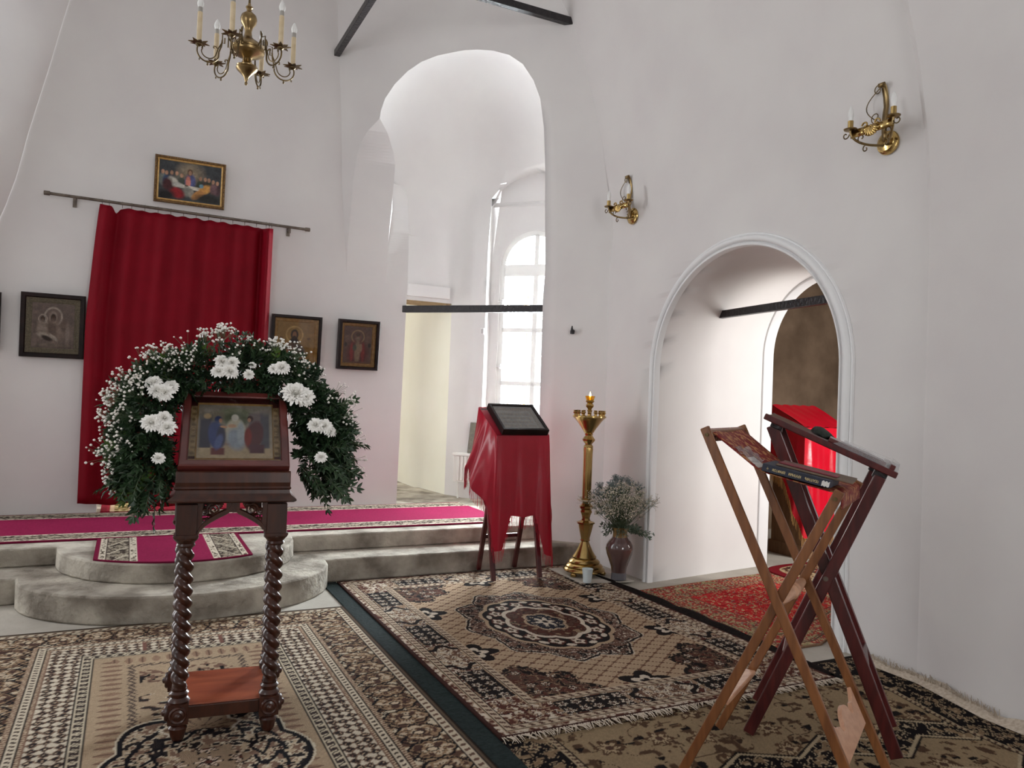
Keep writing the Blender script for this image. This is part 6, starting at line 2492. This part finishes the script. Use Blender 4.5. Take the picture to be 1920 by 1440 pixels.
# dark folded cloth with pale fringe on the upper half of the board
m = MB()
Pq = []
for i in range(25):
    row = []
    for j in range(13):
        a_, b_ = 2 * PI * i / 24, -PI / 2 + PI * j / 12
        x_, y_, h_ = math.cos(a_) * math.cos(b_), math.sin(a_) * math.cos(b_), math.sin(b_)
        lump = 1 + .18 * math.sin(3 * a_ + 1) * math.cos(b_) + .10 * math.sin(7 * a_ + 4 * b_)
        row.append(brd(.435 + .105 * x_ * lump, .25 + .105 * y_ * lump,   .012 + max(-.003, .026 * h_ * (1.15 - .5 * x_))))
    Pq.append(row)
m.grid(Pq)
cl_ = tag(m.build('folded_cloth', M['black_cloth'], smooth=60), 'dark green-black folded cloth with pale fringe lying on the mahogany reading board', 'cloth')
strands('fringe', brd(.53, .165, .016), brd(.53, .335, .016), 44, dB + nB * .35, .022, M['fringe'], cl_, .0012, 0, 6, .5)

# ------------------------------------------------------------------ wall sconces
def make_sconce(label):
    """local frame: x along the wall, -y out of the wall, z up; origin at the back plate"""
    r = empty('wall_sconce', (0, 0, 0), label, 'wall lamp', 'two-armed wall sconces on the south wall')
    mm = Matrix.Rotation(PI / 2, 3, 'X')
    MB().lathe([(.066, 0), (.068, .006), (.064, .014), (.050, .020), (.046, .026), (.030, .030), (0, .032)], 32, (0, 0, 0), mm).build('back_plate', M['brass'], r, smooth=40)
    st = [Vector((0, -.026, 0)), Vector((0, -.040, .03)), Vector((0, -.045, .09)), Vector((0, -.038, .16)), Vector((0, -.030, .20)), Vector((0, -.036, .25)), Vector((0, -.052, .300)), Vector((0, -.070, .325)), Vector((0, -.086, .318)), Vector((0, -.084, .300)), Vector((0, -.070, .300))]
    MB().ribbon(st, (1, 0, 0), .032).build('strap', M['old_brass'], r, smooth=60, solid=.003)

    def spiral(c, r0, a0, turns, k=26, shrink=.8, dx=1):
        return [Vector((c[0] + dx * r0 * (1 - shrink * q / k) * math.cos(a0 + turns * 2 * PI * q / k), c[1], c[2] + r0 * (1 - shrink * q / k) * math.sin(a0 + turns * 2 * PI * q / k))) for q in range(k + 1)]
    for s in (-1, 1):
        arm = [Vector((s * (.010 + .123 * math.sin(f * PI / 2)), -.030 - .124 * math.sin(f * PI / 2), -.016 + .094 * (1 - math.cos(f * PI / 2)) ** 1.2)) for f in [k / 14 for k in range(15)]]
        a = MB().tube(arm, .0075, 8).build('arm', M['old_brass'], r, smooth=60)
        MB().lathe([(.010, .074), (.034, .078), (.037, .084), (.030, .083), (.014, .084), (0, .084)], 20, (s * .133, -.154, 0)).build('drip_pan', M['old_brass'], a, smooth=40)
        MB().lathe([(.0155, .082), (.0155, .130), (.0135, .130), (.0135, .126), (0, .126)], 16, (s * .133, -.154, 0)).build('candle_holder', M['brass'], a, smooth=40)
        MB().lathe([(.0, .128), (.0125, .128), (.013, .146), (.016, .160), (.0165, .174), (.013, .192), (.006, .208), (.001, .216), (0, .217)], 16, (s * .133, -.154, 0)).build('bulb', M['bulb'], a, smooth=60)
        # thin wire scrolls
        if s < 0:
            MB().tube([Vector((s * .004, -.048, .305))] + spiral((s * .036, -.052, .298), .030, PI / 2, -.95, dx=s), .0030, 5).build('wire_scroll', M['dark_brass'], r, smooth=60)
        if s < 0:
            MB().tube([Vector((s * (.012 + .092 * math.sin(PI * q / 12)), -.050 - .020 * q / 12, .318 - .212 * q / 12)) for q in range(13)] + spiral((s * .034, -.070, .140), .036, -PI / 2, .9, dx=s), .0030, 5).build('wire_scroll', M['dark_brass'], r, smooth=60)
        MB().tube(spiral((s * .160, -.158, .054), .024, PI, .9, dx=s), .0036, 5).build('wire_scroll', M['dark_brass'], r, smooth=60)
        MB().tube(spiral((s * .080, -.128, .026), .026, -PI / 2, .95, dx=s), .0036, 5).build('wire_scroll', M['dark_brass'], r, smooth=60)
        MB().tube(spiral((s * .064, -.110, -.036), .022, PI / 2, -.9, dx=s), .0036, 5).build('wire_scroll', M['dark_brass'], r, smooth=60)
    bnd = [Vector((x, -.150, .052)) for x in (-.133, -.06, 0, .06, .133)]
    MB().ribbon(bnd, (0, 0, 1), .046).build('cross_band', M['brass'], r, smooth=60, solid=.003)
    shl = MB()
    for q in range(9):
        an = math.radians(-160 + 140 * q / 8)
        d = Vector((math.cos(an), 0, math.sin(an)))
        c = Vector((0, -.156, .062))
        shl.tube([c, c + d * .032 + Vector((0, -.008, 0)), c + d * .052], [.004, .009, .006], 8)
    for s in (-1, 1):
        shl.tube(spiral((s * .036, -.157, .078), .020, 0, .9, dx=s), .0055, 6)
    shl.lathe([(0, -.008), (.009, -.004), (.010, 0), (.006, .006), (0, .008)], 10, (0, -.160, .064), mm)
    shl.build('shell_ornament', M['brass'], r, smooth=60)
    return r


def on_wall(o, t, z):
    p = spt(t, z, .001)
    o.location = p
    ang = math.atan2(SN.y, SN.x) + PI / 2
    o.rotation_euler = (0, 0, ang)


s1 = make_sconce('brass two-armed wall sconce near the right edge, above and right of the arched doorway')
on_wall(s1, 2.535, 2.90)
s2 = copy_tree(s1)
s2['label'] = 'smaller-looking brass two-armed sconce left of the doorway arch, next to the wall corner'
on_wall(s2, .235, 2.915)

# ------------------------------------------------------------------ chandelier
HX, HY, HZ = .492, 4.30, 0
chn = empty('chandelier', (HX, HY, 3.0), 'aged brass chandelier with six scrolled arms and ivory candle tubes', 'chandelier')
h0 = (HX, HY, 0)
child(MB().lathe([(0, 2.992), (.007, 2.998), (.008, 3.006), (.005, 3.012), (.009, 3.022), (.012, 3.036), (.030, 3.054), (.050, 3.072), (.055, 3.082), (.050, 3.090), (.052, 3.096), (.030, 3.108), (.024, 3.116), (.022, 3.134), (.030, 3.140),
                  (.060, 3.152), (.086, 3.166), (.090, 3.178), (.080, 3.186), (.082, 3.192), (.076, 3.204), (.060, 3.222), (.040, 3.234), (.022, 3.250), (.017, 3.280), (.022, 3.300), (.038, 3.322), (.043, 3.345), (.038, 3.366), (.022, 3.380), (.013, 3.388), (.013, 3.402), (.018, 3.406), (.018, 3.412), (.010, 3.418), (.007, 3.43)], 32, h0), 'turned_body', M['old_brass'], chn, smooth=40)
child(MB().lathe([(.006, 3.42), (.006, CEIL - .04), (.05, CEIL - .03), (.05, CEIL)], 10, h0), 'hanging_rod', M['dark_brass'], chn, smooth=40)


def arm_parts(ang):
    ca_, sa_ = math.cos(ang), math.sin(ang)

    def q(r, z, o=0.0):
        return Vector((HX + ca_ * r - sa_ * o, HY + sa_ * r + ca_ * o, z))
    a = MB()
    a.tube([q(.078, 3.190), q(.092, 3.212), q(.098, 3.225)], .004, 6)
    # square fret next to the body
    a.tube([q(.098, 3.17), q(.098, 3.232), q(.128, 3.232), q(.128, 3.185), q(.116, 3.185), q(.116, 3.214)], .0036, 5)
    a.tube([q(.100, 3.235), q(.098, 3.25), q(.094, 3.262), q(.090, 3.268)], [.005, .006, .004, .001], 6)
    big = [q(.128, 3.200), q(.132, 3.165), q(.142, 3.135)] + [q(.195 + .054 * math.cos(t), 3.120 + .052 * math.sin(t)) for t in [PI * (1.08 + .95 * k / 12) for k in range(13)]] + [q(.247, 3.135), q(.240, 3.148), q(.228, 3.150), q(.222, 3.142), q(.226, 3.134)]
    a.tube(big, .0042, 6)
    sm = [q(.128, 3.190), q(.146, 3.152)] + [q(.192 + .036 * math.cos(t), 3.124 + .036 * math.sin(t)) for t in [PI * (1.12 + .85 * k / 10) for k in range(11)]] + [q(.222, 3.136)]
    a.tube(sm, .003, 5)
    a.tube([q(.150, 3.150), q(.158, 3.158), q(.168, 3.158), q(.170, 3.150), q(.164, 3.147)], .0034, 5)
    a.lathe([(0, -.016), (.006, -.010), (.003, -.004), (.007, .002), (.0, .008)], 8, q(.195, 3.064))
    a.lathe([(0, -.014), (.004, -.008), (.0, .004)], 6, q(.236, 3.080))
    ao = child(a, 'arm', M['dark_brass'], chn, smooth=60)
    d = MB()
    for k in range(8):
        an = 2 * PI * k / 8 + ang
        p = q(.241, 3.152)
        dr, sdv = Vector((math.cos(an), math.sin(an), 0)), Vector((-math.sin(an), math.cos(an), 0))
        w = .016
        pts = [p + dr * .008 - sdv * w * .4, p + dr * .030 - sdv * w * .62 + Vector((0, 0, .006)), p + dr * .052 + Vector((0, 0, .004 + .006 * (k % 2))), p + dr * .030 + sdv * w * .62 + Vector((0, 0, .006)), p + dr * .008 + sdv * w * .4]
        low = [v - Vector((0, 0, .004)) for v in pts]
        d.add(pts + low, [(0, 1, 2, 3, 4), (9, 8, 7, 6, 5)] + [(i, i + 5, (i + 1) % 5 + 5, (i + 1) % 5) for i in range(5)])
    d.lathe([(.006, 3.138), (.016, 3.146), (.018, 3.158), (.014, 3.164), (0, 3.164)], 12, q(.241, 0))
    d_o = child(d, 'drip_pan', M['dark_brass'], chn, smooth=30)
    c = child(MB().lathe([(.0125, 3.158), (.0128, 3.22), (.0125, 3.312), (.0105, 3.316), (0, 3.316)], 14, q(.241, 0)), 'candle_tube', M['candle'], chn, smooth=40)
    so = child(MB().lathe([(.0105, 3.314), (.0115, 3.318), (.0115, 3.340), (0, 3.340)], 14, q(.241, 0)), 'bulb_socket', M['socket'], chn, smooth=40)
    b = child(MB().lathe([(.011, 3.338), (.0155, 3.350), (.0165, 3.360), (.013, 3.374), (.007, 3.388), (.001, 3.396), (0, 3.397)], 14, q(.241, 0)), 'bulb', M['bulb'], chn, smooth=60)
    for x in (d_o, c, so, b):
        x.parent = ao
        x.matrix_parent_inverse = Matrix.Identity(4)


for k in range(6):
    arm_parts(math.radians(5 + 60 * k))
